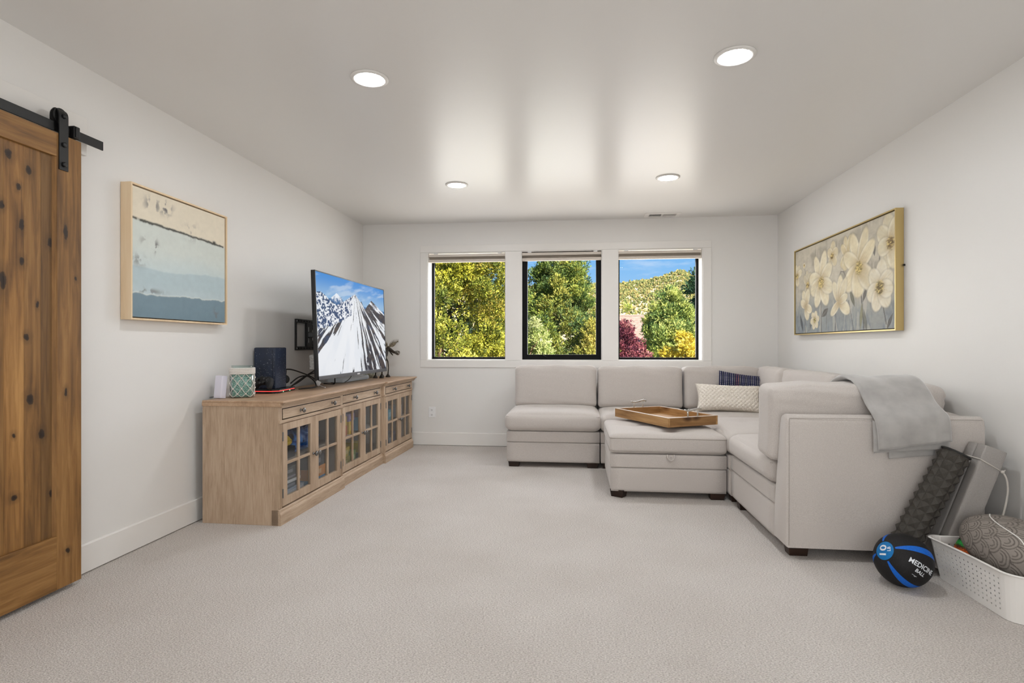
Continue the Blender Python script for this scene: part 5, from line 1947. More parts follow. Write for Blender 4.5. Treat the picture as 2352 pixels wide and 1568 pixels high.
# ================================================================== folded foam mat tied with cord
M_MAT = two_tone('grey_eva', srgb(155, 150, 146), srgb(162, 157, 153), 240, rough=.6, bump=.5, dist=.002)
phi = math.radians(20.8)
Rm = Matrix.Rotation(phi, 3, 'Y')
t = thing('folded_mat', 'folded grey foam mat tied with cord, leaning in the corner by the wall', 'exercise mat', (1.75, 2.945, 0))
Lm, wm_, dm = .630, .104, .125
bl_ = Vector((1.702, 2.884, .002))
for k in range(2):
    sb_ = soft_box((0, 0, 0), (wm_, dm / 2 - .001, Lm), .009, 8)
    mm = MB()
    mm.add([bl_ + Rm @ (Vector(p) + Vector((wm_ / 2, dm / 4 + k * dm / 2, Lm / 2))) + Vector((0, 0, .037)) for p in sb_.v], sb_.f)
    mm.build('mat_layer', M_MAT, t, smooth=True)
M_CORD = plain('pale_cord', srgb(196, 190, 182), .8)
zc = .545
loop = []
for (x, y) in ((-.004, -.004), (wm_ * .5, -.005), (wm_ + .004, -.004), (wm_ + .004, dm + .004), (-.004, dm + .004), (-.004, -.004)):
    loop.append(bl_ + Vector((0, 0, .037)) + Rm @ Vector((x, y, zc + .012 - .02 * x / wm_)))
MB().tube(loop, .0028, 6).build('cord', M_CORD, t, smooth=True)
kp = bl_ + Vector((0, 0, .037)) + Rm @ Vector((wm_ + .002, -.006, zc - .008))
m = MB()
m.lathe([(.001, -.008), (.007, -.005), (.008, 0), (.007, .005), (.001, .008)], kp, 10)
m.tube([kp, kp + Vector((.010, -.004, .010))], .0025, 6)
m.build('knot', M_CORD, t, smooth=True)
MB().tube(spline([kp, kp + Vector((.012, -.006, -.03)), kp + Vector((.018, -.006, -.08)), kp + Vector((.014, -.004, -.13)), kp + Vector((.004, -.004, -.18)), kp + Vector((-.008, -.004, -.225))]), .0042, 8).build('cord_tail', M_CORD, t, smooth=True)

# ================================================================== medicine ball
BC, BR = Vector((1.489, 2.755, .1168)), .1168
pole = Vector((-.8446, -.2827, .4548)).normalized()
t = thing('medicine_ball', 'black rubber medicine ball with blue stripes, on carpet beside the sofa', 'ball', tuple(BC))
e1 = (Vector((0, 0, 1)) - pole * pole.z).normalized()
e2 = pole.cross(e1)


def bpt(th, ph, r):
    return BC + (pole * math.cos(th) + (e1 * math.cos(ph) + e2 * math.sin(ph)) * math.sin(th)) * r


m = MB()
P = np.array([[bpt(max(th, 1e-4), ph, BR) for th in np.linspace(0, PI, 33)] for ph in np.linspace(0, 2 * PI, 64, endpoint=False)])
m.grid(P, closed_u=True)
m.build('shell', two_tone('black_rubber', srgb(20, 19, 20), srgb(32, 30, 31), 260, rough=.62, bump=.5, dist=.001), t, smooth=True)
M_BLUE = two_tone('blue_rubber', srgb(10, 92, 190), srgb(18, 104, 206), 200, rough=.5, bump=.3, dist=.001)
for ph0 in (math.radians(a) for a in (38, 128, 218, 308)):
    ths = np.linspace(.42, PI - .42, 26)
    P = []
    for th in ths:
        wd = .052 + .165 * math.sin((th - .42) / (PI - .84) * PI) ** 1.0
        P.append([bpt(th, ph0 + d * wd / max(math.sin(th), .3) * .62, BR * 1.004) for d in np.linspace(-1, 1, 9)])
    m = MB()
    m.grid(np.array(P))
    m.build('stripe', M_BLUE, t, smooth=True)
for sg in (0, 1):
    m = MB()
    P = np.array([[bpt((th if sg == 0 else PI - th), ph, BR * 1.006) for th in np.linspace(.001, .365, 8)] for ph in np.linspace(0, 2 * PI, 40, endpoint=False)])
    m.grid(P, closed_u=True)
    m.build('pole_disc', two_tone('teal_blue_rubber', srgb(8, 104, 168), srgb(16, 116, 182), 200, rough=.5, bump=.2), t, smooth=True)
M_PRINT = plain('white_print', srgb(226, 230, 236), .5)


def ball_text(s, centre, reading, size, width, name='lettering', slab=False):
    cu = bpy.data.curves.new('lettering', 'FONT')
    cu.body = s
    cu.size = 1.0
    cu.align_x = 'CENTER'
    cu.align_y = 'CENTER'
    cu.offset = .018
    cu.resolution_u = 3
    tmp = bpy.data.objects.new('lettering', cu)
    COL.objects.link(tmp)
    dg = bpy.context.evaluated_depsgraph_get()
    me = bpy.data.meshes.new_from_object(tmp.evaluated_get(dg))
    bpy.data.objects.remove(tmp)
    bm = bmesh.new()
    bm.from_mesh(me)
    bmesh.ops.triangulate(bm, faces=bm.faces)
    for _ in range(2):
        bmesh.ops.subdivide_edges(bm, edges=[e_ for e_ in bm.edges if e_.calc_length() > .12], cuts=1)
        bmesh.ops.triangulate(bm, faces=bm.faces)
    bm.verts.ensure_lookup_table()
    vs = [Vector(v.co) for v in bm.verts]
    fs = [tuple(v.index for v in f.verts) for f in bm.faces]
    bm.free()
    xs_ = [v.x for v in vs]
    sx_ = width / (max(xs_) - min(xs_))
    n = Vector(centre).normalized()
    rd = Vector(reading)
    rd = (rd - n * rd.dot(n)).normalized()
    up = n.cross(rd)
    out = []
    for v in vs:
        ax_, ay = v.x * sx_ / BR, v.y * size / BR
        d = n * math.cos(ax_) + rd * math.sin(ax_)
        d = d * math.cos(ay) + up * math.sin(ay)
        out.append(BC + d * BR * 1.009)
    m = MB()
    m.add(out, fs)
    return m.build(name, M_PRINT, t)


pM, pE = Vector((-.3030, -.8745, .3787)), Vector((.5874, -.7822, -.2077))
cM = (pM + pE).normalized()
ball_text('MEDICINE', cM, pE - pM, .030, .120)
pB0, pB1 = Vector((-.0962, -.9953, .010)), Vector((.2168, -.9508, -.2215))
ball_text('BALL', (pB0 + pB1).normalized(), pB1 - pB0, .021, .046)
pS = (pB0 + pB1).normalized()
dn = (pE - pM)
dn = (dn - pS * dn.dot(pS)).normalized()
upd = pS.cross(dn)
c0_ = (pS - upd * .20 - dn * .10).normalized()
m = MB()
for (a, l, o_) in ((0, .10, 0), (.03, .03, -.025)):
    q = [(-l, -.006), (l, -.006), (l, .006), (-l, .006)]
    vs = []
    for (x, y) in q:
        d = (c0_ + dn * (x + a) + upd * (y + o_)).normalized()
        vs.append(BC + d * BR * 1.007)
    m.add(vs, [(0, 1, 2, 3)])
m.build('small_print', M_PRINT, t)
rdir = Vector((-.15, .25, .95))
ball_text('10', (pole + (rdir.cross(pole)) * -.0 + Vector((-.05, .0, -.02))).normalized(), rdir, .044, .047)
up10 = pole.cross((rdir - pole * rdir.dot(pole)).normalized())
ball_text('LB', (pole - up10 * .20 + (rdir - pole * rdir.dot(pole)).normalized() * .06).normalized(), rdir, .019, .020)

# ================================================================== white perforated basket
M_BASK = plain('basket_plastic', srgb(236, 233, 229), .38, bump=.03)
t = thing('plastic_basket', 'white perforated plastic basket holding a grey cushion by the right wall', 'basket', (1.88, 2.64, 0))
bx0, bx1, by0, by1 = 1.705, 2.055, 2.405, 2.875
BH = .190
RCN, RCF = .065, .018   # near and far corner radii


def per_path(n_s):
    """rounded rectangle as list of (x, y, nx, ny) with arc length"""
    out = []
    L = []
    x0, x1, y0, y1 = bx0, bx1, by0, by1
    n_, f_ = RCN, RCF
    segs = [((x0, y1 - f_), (x0, y0 + n_), 'l'), ((x0 + n_, y0 + n_), (180, n_), 'a'), ((x0 + n_, y0), (x1 - n_, y0), 'l'), ((x1 - n_, y0 + n_), (270, n_), 'a'),
            ((x1, y0 + n_), (x1, y1 - f_), 'l'), ((x1 - f_, y1 - f_), (0, f_), 'a'), ((x1 - f_, y1), (x0 + f_, y1), 'l'), ((x0 + f_, y1 - f_), (90, f_), 'a')]
    return segs


cellW = .0235
rows = 7
zt0, zt1 = .024, .166
rowH = (zt1 - zt0) / rows
m = MB()


def flare(x, y, nx):
    k = min(max((y - 2.45) / .42, 0), 1)
    return .012 + .030 * k * k * max(0.0, -nx)


def bmap(x, y, nx, ny, z, d=0.0):
    fl = flare(x, y, nx) * (z / BH) - .006
    return (x + nx * (fl - d), y + ny * (fl - d), z)


WTH = .0022


def cell(p, q, z0, z1, hole):
    """p,q: (x,y,nx,ny) ends of a wall cell"""
    def at(s, z, d):
        x = p[0] + (q[0] - p[0]) * s
        y = p[1] + (q[1] - p[1]) * s
        nx = p[2] + (q[2] - p[2]) * s
        ny = p[3] + (q[3] - p[3]) * s
        return bmap(x, y, nx, ny, z, d)
    if not hole:
        vs = [at(0, z0, 0), at(1, z0, 0), at(1, z1, 0), at(0, z1, 0), at(0, z0, WTH), at(1, z0, WTH), at(1, z1, WTH), at(0, z1, WTH)]
        m.add(vs, [(0, 1, 2, 3), (7, 6, 5, 4)])
        return
    L = math.hypot(q[0] - p[0], q[1] - p[1])
    r = .0040
    zc_ = (z0 + z1) / 2
    sq = [(0, z0), (.5, z0), (1, z0), (1, zc_), (1, z1), (.5, z1), (0, z1), (0, zc_)]
    oc = []
    for k in range(8):
        a = math.radians(225 + 45 * k)
        oc.append((.5 + r * math.cos(a) / L, zc_ + r * math.sin(a)))
    vs = []
    for d in (0, WTH):
        vs += [at(s, z, d) for s, z in sq] + [at(s, z, d) for s, z in oc]
    fs = []
    for k in range(8):
        k2 = (k + 1) % 8
        fs.append((k, k2, 8 + k2, 8 + k))
        fs.append((16 + k, 24 + k, 24 + k2, 16 + k2))
        fs.append((8 + k, 8 + k2, 24 + k2, 24 + k))
    m.add(vs, fs)


for (A_, B_, kind) in per_path(0):
    if kind == 'l':
        L = math.hypot(B_[0] - A_[0], B_[1] - A_[1])
        n = max(1, int(round(L / cellW)))
        dx, dy = (B_[0] - A_[0]) / L, (B_[1] - A_[1]) / L
        nx, ny = dy, -dx
        cx_, cy_ = (bx0 + bx1) / 2, (by0 + by1) / 2
        if (A_[0] - cx_) * nx + (A_[1] - cy_) * ny < 0:
            nx, ny = -nx, -ny
        ps = [(A_[0] + dx * L * k / n, A_[1] + dy * L * k / n, nx, ny) for k in range(n + 1)]
        hole_ok = True
    else:
        n = 6
        ps = []
        for k in range(n + 1):
            a = math.radians(B_[0] + 90 * k / n)
            ps.append((A_[0] + B_[1] * math.cos(a), A_[1] + B_[1] * math.sin(a), math.cos(a), math.sin(a)))
        hole_ok = False
    for k in range(n):
        zz = [0.004, zt0] + [zt0 + rowH * (r + 1) for r in range(rows)] + [BH]
        for r in range(len(zz) - 1):
            cell(ps[k], ps[k + 1], zz[r], zz[r + 1], hole_ok and 1 <= r <= rows)
m.build('basket_wall', M_BASK, t)
# rolled rim and floor
rim = []
for (A_, B_, kind) in per_path(0):
    if kind == 'l':
        cx_, cy_ = (bx0 + bx1) / 2, (by0 + by1) / 2
        L = math.hypot(B_[0] - A_[0], B_[1] - A_[1])
        dx, dy = (B_[0] - A_[0]) / L, (B_[1] - A_[1]) / L
        nx, ny = dy, -dx
        if (A_[0] - cx_) * nx + (A_[1] - cy_) * ny < 0:
            nx, ny = -nx, -ny
        for k in range(6):
            s = k / 6
            rim.append((A_[0] + (B_[0] - A_[0]) * s, A_[1] + (B_[1] - A_[1]) * s, nx, ny))
    else:
        for k in range(8):
            a = math.radians(B_[0] + 90 * k / 8)
            rim.append((A_[0] + B_[1] * math.cos(a), A_[1] + B_[1] * math.sin(a), math.cos(a), math.sin(a)))
prof = [(.000, BH - .004), (.008, BH - .003), (.011, BH + .001), (.009, BH + .004), (.001, BH + .004), (-.003, BH + .001)]
P = np.array([[(x + nx * (flare(x, y, nx) - .006 + o_), y + ny * (flare(x, y, nx) - .006 + o_), z) for (o_, z) in prof + prof[:1]] for (x, y, nx, ny) in rim])
m = MB()
m.grid(P, closed_u=True)
m.build('rim', M_BASK, t, smooth=True)
m = MB()
n = len(rim)
vs = [bmap(x, y, nx, ny, .004) for (x, y, nx, ny) in rim]
m.add(vs + [(a, b, .0015) for a, b, c in vs], [tuple(range(n)), tuple(reversed(range(n, 2 * n)))] + [(k, (k + 1) % n, n + (k + 1) % n, n + k) for k in range(n)])
m.build('basket_floor', M_BASK, t)

# patterned round cushion lying in the basket
MC = Vector((1.885, 2.625, .222))
ra, rbb, rc_ = .240, .150, .115
yaw_c = math.radians(8)
Mc = Matrix.Rotation(yaw_c, 3, 'Z') @ Matrix.Rotation(.10, 3, 'X')
t = thing('meditation_cushion', 'plump grey cushion printed with dark feather scallops, lying in the basket', 'cushion', tuple(MC))
nu, nv = 420, 220
th = np.linspace(0, 2 * PI, nu, endpoint=False)
ph = np.linspace(.02, PI - .02, nv)
T_, P_ = np.meshgrid(th, ph, indexing='ij')
ex = .82
sp_ = lambda a: np.sign(np.sin(a)) * np.abs(np.sin(a)) ** ex
cp_ = lambda a: np.sign(np.cos(a)) * np.abs(np.cos(a)) ** ex
Yl = ra * cp_(P_)
Xl = rbb * sp_(P_) * cp_(T_)
Zl = rc_ * sp_(P_) * sp_(T_)
P = np.stack([Xl, Yl, Zl], -1) @ np.array(Mc.transposed()) + np.array(MC)
uu = T_ / (2 * PI) * 10
vv = (Yl / ra * .5 + .5) * 5.4


def scallop(uu, vv):
    n = np.floor(vv / .5)
    d = None
    for k in (1, 2):
        c_ = (n + k) * .5
        off = ((n + k) % 2) * .5
        dx = (uu - off + .5) % 1.0 - .5
        dk = np.hypot(dx, vv - c_) / .5
        d = dk if d is None else np.where(d < 1.0, d, dk)
    ln = np.zeros_like(uu)
    for rr, w_ in ((.97, .07), (.64, .055), (.34, .055)):
        ln = np.maximum(ln, 1 - smooth01(w_ * .6, w_ * 1.4, np.abs(d - rr)))
    return ln


uw = uu + .12 * (fbm(uu * .8, vv * .8, 5) - .5)
vw = vv + .2 * (fbm(uu * .7 + 9, vv * .7, 6) - .5)
lnm = np.clip(scallop(uw, vw), 0, 1)
base = np.ones(T_.shape + (3,)) * lin((146, 138, 131))
base = base * (.92 + .16 * fbm(uu * 22, vv * 6, 31)[..., None])
colr = mixc(base, lnm * .75, (84, 78, 74))
m = MB()
m.grid(P, closed_u=True)
m.f.append(tuple(i * nv for i in range(nu)))
m.f.append(tuple(i * nv + nv - 1 for i in reversed(range(nu))))
m.build('cover', vcol('printed_linen', rough=.9, spec=.15, bump=.3, bscale=500), t, smooth=True, colors=colr.reshape(-1, 3))


def on_cushion(y, ang, off=.002):
    """point on the cushion at length fraction y (-1..1) and angle round it"""
    p = math.acos(max(-1, min(1, math.copysign(abs(y) ** (1 / ex), y))))
    s, c_ = abs(math.sin(p)) ** ex, None
    f = lambda v: math.copysign(abs(v) ** ex, v)
    q = Vector(((rbb + off) * s * f(math.cos(ang)), ra * y, (rc_ + off) * s * f(math.sin(ang))))
    return MC + Mc @ q


tag(MB().tube(spline([on_cushion(y, math.radians(a)) for (y, a) in ((.62, 92), (.45, 104), (.28, 112), (.08, 118), (-.15, 122), (-.36, 126), (-.50, 134))], 6), .0024, 6).build('white_cord', plain('white_cord', srgb(236, 234, 230), .7), smooth=True), 'thin white cord lying across the scalloped grey cushion', 'cord')
# strap loop
st = [on_cushion(y, math.radians(a), .006) for (y, a) in ((-.66, 176), (-.70, 160), (-.74, 142), (-.80, 130), (-.80, 142), (-.76, 158), (-.76, 176))]
tag(MB().tube(spline(st, 6), .0042, 6).build('strap', plain('brown_strap', srgb(52, 42, 36), .7), smooth=True), 'dark brown strap loop by the basket rim, against the grey cushion', 'strap')

# striped mesh sports bag
t = thing('mesh_bag', 'black mesh bag with green and orange stripes in the far end of the basket', 'bag', (1.80, 2.80, .10))


def stripes(U, V):
    c = np.ones(U.shape + (3,)) * lin((24, 20, 26))
    x = U * 9
    y = V * 12
    cross = ((np.floor(U * 60) + np.floor(V * 40)) % 2)
    g = np.exp(-((V - .83) / .035) ** 2)
    c = mixc(c, np.clip(g * 1.6, 0, 1) * (.55 + .4 * cross), (46, 150, 66))
    o = np.exp(-((V - .70 - .04 * np.sin(U * 20)) / .06) ** 2)
    c = mixc(c, np.clip(o * 1.4, 0, 1) * (.35 + .6 * cross), (226, 108, 48))
    c = mixc(c, (V > .90) * .6, (40, 26, 52))
    return c


nu, nv = 80, 60
U, V = np.meshgrid(np.linspace(0, 1, nu), np.linspace(0, 1, nv), indexing='ij')
a_ = U * 2 * PI
pr = np.sin(np.clip(V, .02, .98) * PI) ** .5
P = np.stack([1.775 + .058 * pr * np.cos(a_), 2.775 + .062 * pr * np.sin(a_), .012 + .222 * V + .008 * np.sin(a_ * 3 + 5 * V)], -1)
m = MB()
m.grid(P)
m.build('bag_body', vcol('mesh_fabric', rough=.85, spec=.2, bump=.5, bscale=420), t, smooth=True, colors=stripes(U, V).reshape(-1, 3))
MB().tube([(1.80, 2.80, .215), (1.815, 2.81, .236), (1.835, 2.82, .234)], [.008, .012, .006], 8).build('bag_tab', plain('tan_tab', srgb(206, 176, 140), .7), t, smooth=True)

# ================================================================== outdoors
GZ = -3.2
# rising ground and the rocky hill
ss = np.linspace(-.75, .75, 150)
yy = np.concatenate([np.linspace(6.8, 60, 14), np.linspace(75, 520, 56)])
knots_s = np.array([-.75, -.4, -.2, -.083, 0, .077, .125, .150, .168, .182, .196, .209, .25, .4, .75])
knots_h = np.array([.05, .075, .095, .104, .106, .108, .113, .119, .125, .1295, .124, .116, .100, .08, .06])
Sg, Yg = np.meshgrid(ss, yy, indexing='ij')
ridge_h = np.interp(Sg, knots_s, knots_h) * 470 + 1.1
rise = np.clip((Yg - 55) / (470 - 55), 0, 1)
rise = rise ** 1.25
Zg = GZ + rise * (ridge_h - GZ)
Zg = np.where(Yg > 470, ridge_h - (Yg - 470) * .3, Zg)
Zg = Zg + rise * 5.0 * (fbm(Sg * 60, Yg * .05, 3) - .5) * np.clip((470 - Yg) / 60, 0.12, 1)
Zg = Zg + rise * 2.0 * (fbm(Sg * 240, Yg * .2, 13) - .5)
m = MB()
m.grid(np.stack([Sg * Yg, Yg, Zg], -1))
hill = m.build('hill', two_tone('dry_hillside', srgb(186, 164, 120), srgb(232, 214, 174), .09, rough=1.0, bump=.4, dist=.5, detail=8, lo=.38, hi=.62), smooth=True)
tag(hill, kind='structure')


def leaves(P, D, L, W, cols, name, mat, parent):
    """diamond leaves at P pointing along D"""
    n = len(P)
    D = D / np.maximum(np.linalg.norm(D, axis=1, keepdims=True), 1e-6)
    R = rng.normal(size=(n, 3))
    Wv = np.cross(D, R)
    Wv /= np.maximum(np.linalg.norm(Wv, axis=1, keepdims=True), 1e-6)
    L = L[:, None]
    W = W[:, None]
    V = np.stack([P, P + D * L * .5 + Wv * W, P + D * L, P + D * L * .5 - Wv * W], 1).reshape(-1, 3)
    me = bpy.data.meshes.new(name)
    F = np.arange(4 * n, dtype=np.int32)
    me.vertices.add(4 * n)
    me.vertices.foreach_set('co', V.astype(np.float32).ravel())
    me.loops.add(4 * n)
    me.loops.foreach_set('vertex_index', F)
    me.polygons.add(n)
    me.polygons.foreach_set('loop_start', np.arange(0, 4 * n, 4, dtype=np.int32))
    me.update(calc_edges=True)
    ca = me.color_attributes.new('tint', 'FLOAT_COLOR', 'POINT')
    C4 = np.ones((n, 4, 4), dtype=np.float32)
    C4[:, :, :3] = cols[:, None, :]
    ca.data.foreach_set('color', C4.ravel())
    me.materials.append(mat)
    o = bpy.data.objects.new(name, me)
    link(o)
    if parent is not None:
        r = ROOT[parent].inverted()
        me.transform(r)
        o.parent = parent
    return o


M_LEAF = vcol('leaf', rough=.65, spec=.2, trans=.16)
M_BARK = two_tone('bark', srgb(96, 76, 58), srgb(140, 116, 92), 14, rough=.95, bump=.8, dist=.02, stretch=(1, 1, .2))


def tree(name, label, base, shape, nblob, nleaf, blob_r, leaf_l, leaf_w, palette, seed, spiky=.6, trunk=.12, blobflat=1.0, core=.75, group=None, arc=(0, 2 * PI)):
    """shape(h) -> crown radius at height h above base (world metres); list of (h, r)"""
    r_ = np.random.default_rng(seed)
    t = thing(name, label, 'tree', tuple(base), group=group)
    hs = np.array([a for a, b in shape])
    rs = np.array([b for a, b in shape])
    # blob centres inside crown, weighted to the outside
    H = r_.uniform(hs[0], hs[-1], nblob * 4)
    keep = r_.uniform(0, 1, nblob * 4) < np.interp(H, hs, rs) / rs.max()
    H = H[keep][:nblob]
    n = len(H)
    A = r_.uniform(arc[0], arc[1], n)
    rr = np.interp(H, hs, rs) * np.sqrt(r_.uniform(core ** 2, 1, n))
    Cb = np.stack([base[0] + rr * np.cos(A), base[1] + rr * np.sin(A), base[2] + H], 1)
    Br = blob_r * r_.uniform(.6, 1.25, n)
    pal = np.array([lin(c) for c in palette])
    pick = r_.integers(0, len(pal), n)
    # sprays: small bunches of narrow leaves over the blobs
    per = 7
    ncl = nleaf // per
    bi = r_.integers(0, n, ncl)
    d = r_.normal(size=(ncl, 3))
    d /= np.linalg.norm(d, axis=1, keepdims=True)
    rad = r_.uniform(.25, 1.0, ncl) ** .5
    Pc = Cb[bi] + d * (Br[bi] * rad)[:, None] * np.array([1, 1, blobflat])
    out = Pc - np.array([base[0], base[1], 0])
    out[:, 2] = 0
    out /= np.maximum(np.linalg.norm(out, axis=1, keepdims=True), 1e-3)
    Dc = d * .8 + out * .35 + np.array([0, 0, spiky])
    Dc /= np.linalg.norm(Dc, axis=1, keepdims=True)
    ccol = pal[pick[bi]]
    alt = r_.uniform(0, 1, ncl) < .3
    ccol[alt] = pal[r_.integers(0, len(pal), alt.sum())]
    ccol = ccol * r_.uniform(.8, 1.2, ncl)[:, None]
    P = np.repeat(Pc, per, 0) + r_.normal(size=(ncl * per, 3)) * leaf_l * .35
    D = np.repeat(Dc, per, 0) + r_.normal(size=(ncl * per, 3)) * .55
    cols = np.repeat(ccol, per, 0) * r_.uniform(.8, 1.2, ncl * per)[:, None]
    nleaf = ncl * per
    o = leaves(P, D, leaf_l * r_.uniform(.6, 1.3, nleaf), leaf_w * r_.uniform(.6, 1.3, nleaf), cols, 'foliage', M_LEAF, t)
    o['kind'] = 'stuff'
    top = hs[-1]
    wob = [(base[0] + .1 * math.sin(k * 1.7 + seed), base[1] + .1 * math.cos(k * 2.3 + seed), base[2] + top * .92 * k / 7) for k in range(8)]
    MB().tube(wob, [trunk * (1 - k / 8.2) for k in range(8)], 8).build('trunk', M_BARK, t, smooth=True)
    m = MB()
    for k in r_.choice(n, min(n, 26), replace=False):
        c = Cb[k]
        zz = max(base[2] + .4, c[2] - .35 * rr[k] - .2)
        s = (zz - base[2]) / (top * .92) * 7
        i0 = int(min(max(s, 0), 6))
        a = Vector(wob[i0]).lerp(Vector(wob[i0 + 1]), min(max(s - i0, 0), 1))
        m.tube([a, a.lerp(Vector(c), .5) + Vector((0, 0, -.05)), Vector(c)], [trunk * .35, trunk * .2, trunk * .08], 5)
    m.build('branches', M_BARK, t, smooth=True).name = 'branch_work'
    return t


G_OUT = 'trees outside the windows'
YG = [(196, 190, 68), (168, 166, 62), (128, 134, 54), (216, 210, 96), (100, 110, 50), (158, 144, 62)]
GR = [(134, 148, 66), (104, 124, 62), (160, 164, 76), (80, 104, 62), (176, 172, 86), (122, 138, 76)]
tree('juniper_tree', 'broad golden green juniper filling the left window', (-2.78, 11.4, GZ), [(2.6, 1.45), (4.6, 1.62), (6.4, 1.5), (8.2, .9), (9.0, .2)], 330, 230000, .27, .058, .012, YG, 3, spiky=.35, trunk=.12, group=G_OUT, core=.30, arc=(PI * .92, PI * 2.08))
tree('juniper_tree', 'darker blue green juniper behind the golden one in the left window', (-3.1, 14.2, GZ), [(1.6, 1.5), (4.6, 1.7), (6.6, 1.5), (8.6, .9), (9.6, .2)], 420, 80000, .30, .10, .022, [(84, 108, 84), (110, 124, 74), (134, 136, 66), (72, 96, 80)], 4, spiky=.6, trunk=.12, group=G_OUT, core=.2, arc=(PI * .92, PI * 2.08))
tree('juniper_tree', 'tall conical green juniper in the middle window', (-.40, 15.2, GZ), [(1.6, 1.45), (3.0, 1.5), (4.6, 1.30), (5.6, .95), (6.8, .66), (8.2, .40), (9.4, .05)], 470, 200000, .23, .074, .014, GR, 5, spiky=.9, trunk=.10, group=G_OUT, core=.0, arc=(PI * .9, PI * 2.1))
tree('juniper_shrub', 'pale green juniper low at the left of the middle window', (-1.02, 13.4, GZ), [(1.5, .5), (3.0, .62), (4.1, .45), (4.7, .2), (5.0, .05)], 160, 40000, .17, .075, .013, [(170, 182, 100), (196, 202, 128), (142, 160, 86), (212, 214, 156)], 8, spiky=1.0, trunk=.06, group=G_OUT, core=.3)
tree('juniper_shrub', 'olive green juniper low at the right of the middle window', (.42, 13.8, GZ), [(1.5, .4), (2.8, .50), (4.0, .40), (4.6, .2), (4.9, .05)], 130, 30000, .16, .075, .013, [(170, 164, 76), (196, 182, 94), (132, 138, 66)], 9, spiky=1.0, trunk=.06, group=G_OUT, core=.3)
tree('plum_tree', 'purple leaved plum tree at the lower left of the right window', (1.32, 16.2, GZ), [(1.4, .6), (2.4, .85), (3.4, .90), (4.1, .66), (4.6, .32), (5.0, .05)], 260, 70000, .18, .070, .019, [(118, 58, 70), (152, 84, 90), (92, 44, 60), (184, 124, 122), (128, 66, 76)], 12, spiky=.9, trunk=.06, group=G_OUT, core=.35)
tree('autumn_tree', 'bright yellow autumn tree at the lower right of the right window', (2.85, 15.2, GZ), [(1.4, .6), (2.2, .80), (3.2, .82), (3.95, .58), (4.35, .26), (4.55, .05)], 240, 70000, .16, .062, .019, [(228, 212, 92), (216, 194, 72), (238, 224, 124), (192, 170, 62)], 14, spiky=.5, trunk=.06, group=G_OUT, core=.35)
tree('juniper_tree', 'large rounded green juniper in the centre of the right window', (3.90, 24.0, GZ), [(1.0, 1.2), (3.2, 1.45), (4.9, 1.18), (5.9, .70), (6.4, .3), (6.7, .05)], 300, 80000, .25, .14, .025, [(160, 172, 88), (130, 148, 80), (192, 196, 112), (104, 126, 70)], 16, spiky=1.2, trunk=.1, group=G_OUT, core=.3)
tree('juniper_tree', 'dark green juniper at the right edge of the right window', (5.55, 26.5, GZ), [(1.0, .9), (4.0, 1.05), (6.0, .75), (7.2, .35), (7.6, .05)], 160, 40000, .26, .16, .030, [(66, 96, 66), (54, 82, 60), (84, 114, 72)], 18, spiky=1.2, trunk=.1, group=G_OUT, core=.3)
tree('juniper_shrub', 'small lime green juniper before the hill, left edge of the right window', (3.35, 38.0, GZ), [(2, .5), (5.0, .75), (6.2, .45), (6.9, .05)], 60, 14000, .26, .18, .036, [(186, 186, 92), (160, 170, 82), (206, 200, 112)], 20, spiky=1.2, trunk=.08, group=G_OUT)

# neighbour's house
t = thing('neighbour_house', 'house with brown shingle roof behind the purple plum tree', 'house', (2.6, 32.0, GZ))
hx0, hx1, ry, rz = 1.35, 3.95, 32.2, 2.80
ey, ez = 29.2, 1.05
MB().prism([(29.5, GZ), (29.5, 1.1), (32.2, 2.62), (34.9, 1.1), (34.9, GZ)], hx0 + .25, hx1 - .25, 'x').build('wall', two_tone('beige_siding', srgb(176, 158, 136), srgb(190, 172, 150), 3, rough=.9), t)
M_ROOF = two_tone('brown_shingles', srgb(150, 122, 108), srgb(178, 150, 134), 7, rough=.95, bump=.5, dist=.02, stretch=(1, 3, 3))
nrow = 16
for side in (-1, 1):
    m = MB()
    for k in range(nrow):
        a, b_ = k / nrow, (k + 1) / nrow
        y0_, z0_ = ry + side * (ry - ey) * a, rz + (ez - rz) * a
        y1_, z1_ = ry + side * (ry - ey) * b_, rz + (ez - rz) * b_
        m.prism([(y0_, z0_), (y1_, z1_ + .018), (y1_, z1_ - .03), (y0_, z0_ - .05)], hx0, hx1, 'x')
    m.build('roof_slope', M_ROOF, t)
MB().prism([(ry - .12, rz - .04), (ry, rz + .04), (ry + .12, rz - .04), (ry, rz - .06)], hx0, hx1, 'x').build('ridge_cap', M_ROOF, t)
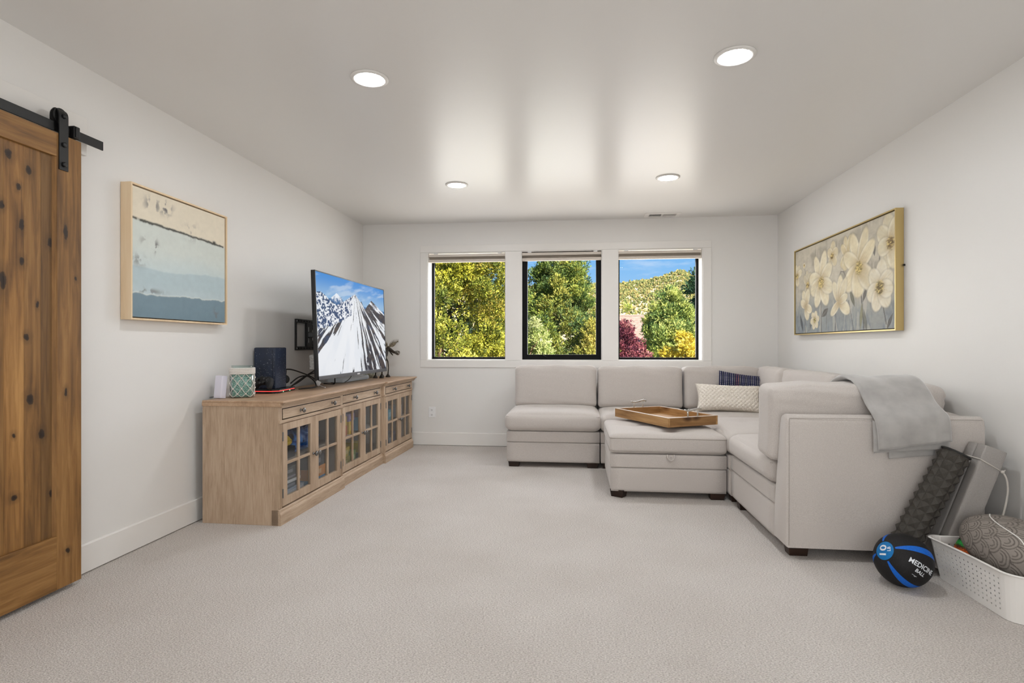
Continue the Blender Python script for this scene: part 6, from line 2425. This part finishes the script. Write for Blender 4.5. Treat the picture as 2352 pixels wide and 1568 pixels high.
MB().box(hx0, hx1, ey - .03, ey + .02, ez - .16, ez + .01).build('gutter', plain('gutter_brown', srgb(96, 78, 66), .5), t)

# scattered shrubs on the hillside
ns = 7000
Ys = 110 + 365 * rng.uniform(0, 1, ns) ** .8
Ss = rng.uniform(-.14, .27, ns)
ih = np.interp(Ss, knots_s, knots_h) * 470 + 1.1
rs_ = np.clip((Ys - 55) / (470 - 55), 0, 1) ** 1.25
Zs = GZ + rs_ * (ih - GZ)
Zs = np.where(Ys > 470, ih - (Ys - 470) * .3, Zs)
Zs = Zs + rs_ * 5.0 * (fbm(Ss * 60, Ys * .05, 3) - .5) * np.clip((470 - Ys) / 60, 0.12, 1)
rad = rng.uniform(.0013, .0028, ns) * Ys
octv = np.array([(1, 0, 0), (-1, 0, 0), (0, 1, 0), (0, -1, 0), (0, 0, 1.5), (0, 0, -.6), (.6, .6, .7), (-.6, .6, .8), (.6, -.6, .8), (-.6, -.6, .7)])
octf = np.array([(4, 0, 6), (4, 6, 2), (4, 2, 7), (4, 7, 1), (4, 1, 9), (4, 9, 3), (4, 3, 8), (4, 8, 0), (5, 6, 0), (5, 2, 6), (5, 7, 2), (5, 1, 7), (5, 9, 1), (5, 3, 9), (5, 8, 3), (5, 0, 8)])
jit = rng.uniform(.7, 1.3, (ns, 10, 1))
V = np.stack([Ss * Ys, Ys, Zs + rad * .3], 1)[:, None, :] + octv[None] * rad[:, None, None] * jit
Fs = (octf[None] + (np.arange(ns) * 10)[:, None, None]).reshape(-1, 3)
pal = np.array([lin(c) for c in [(104, 108, 62), (130, 124, 74), (92, 100, 60), (150, 138, 86)]])
cs = np.repeat(pal[rng.integers(0, 4, ns)] * rng.uniform(.8, 1.2, (ns, 1)), 10, 0)
m = MB()
m.v = V.reshape(-1, 3).tolist()
m.f = [tuple(f) for f in Fs.tolist()]
o = m.build('hillside_shrubs', vcol('shrub', rough=.9, spec=.1), colors=cs)
tag(o, 'dark juniper scrub dotted over the far tan hillside', 'shrub', kind='stuff')
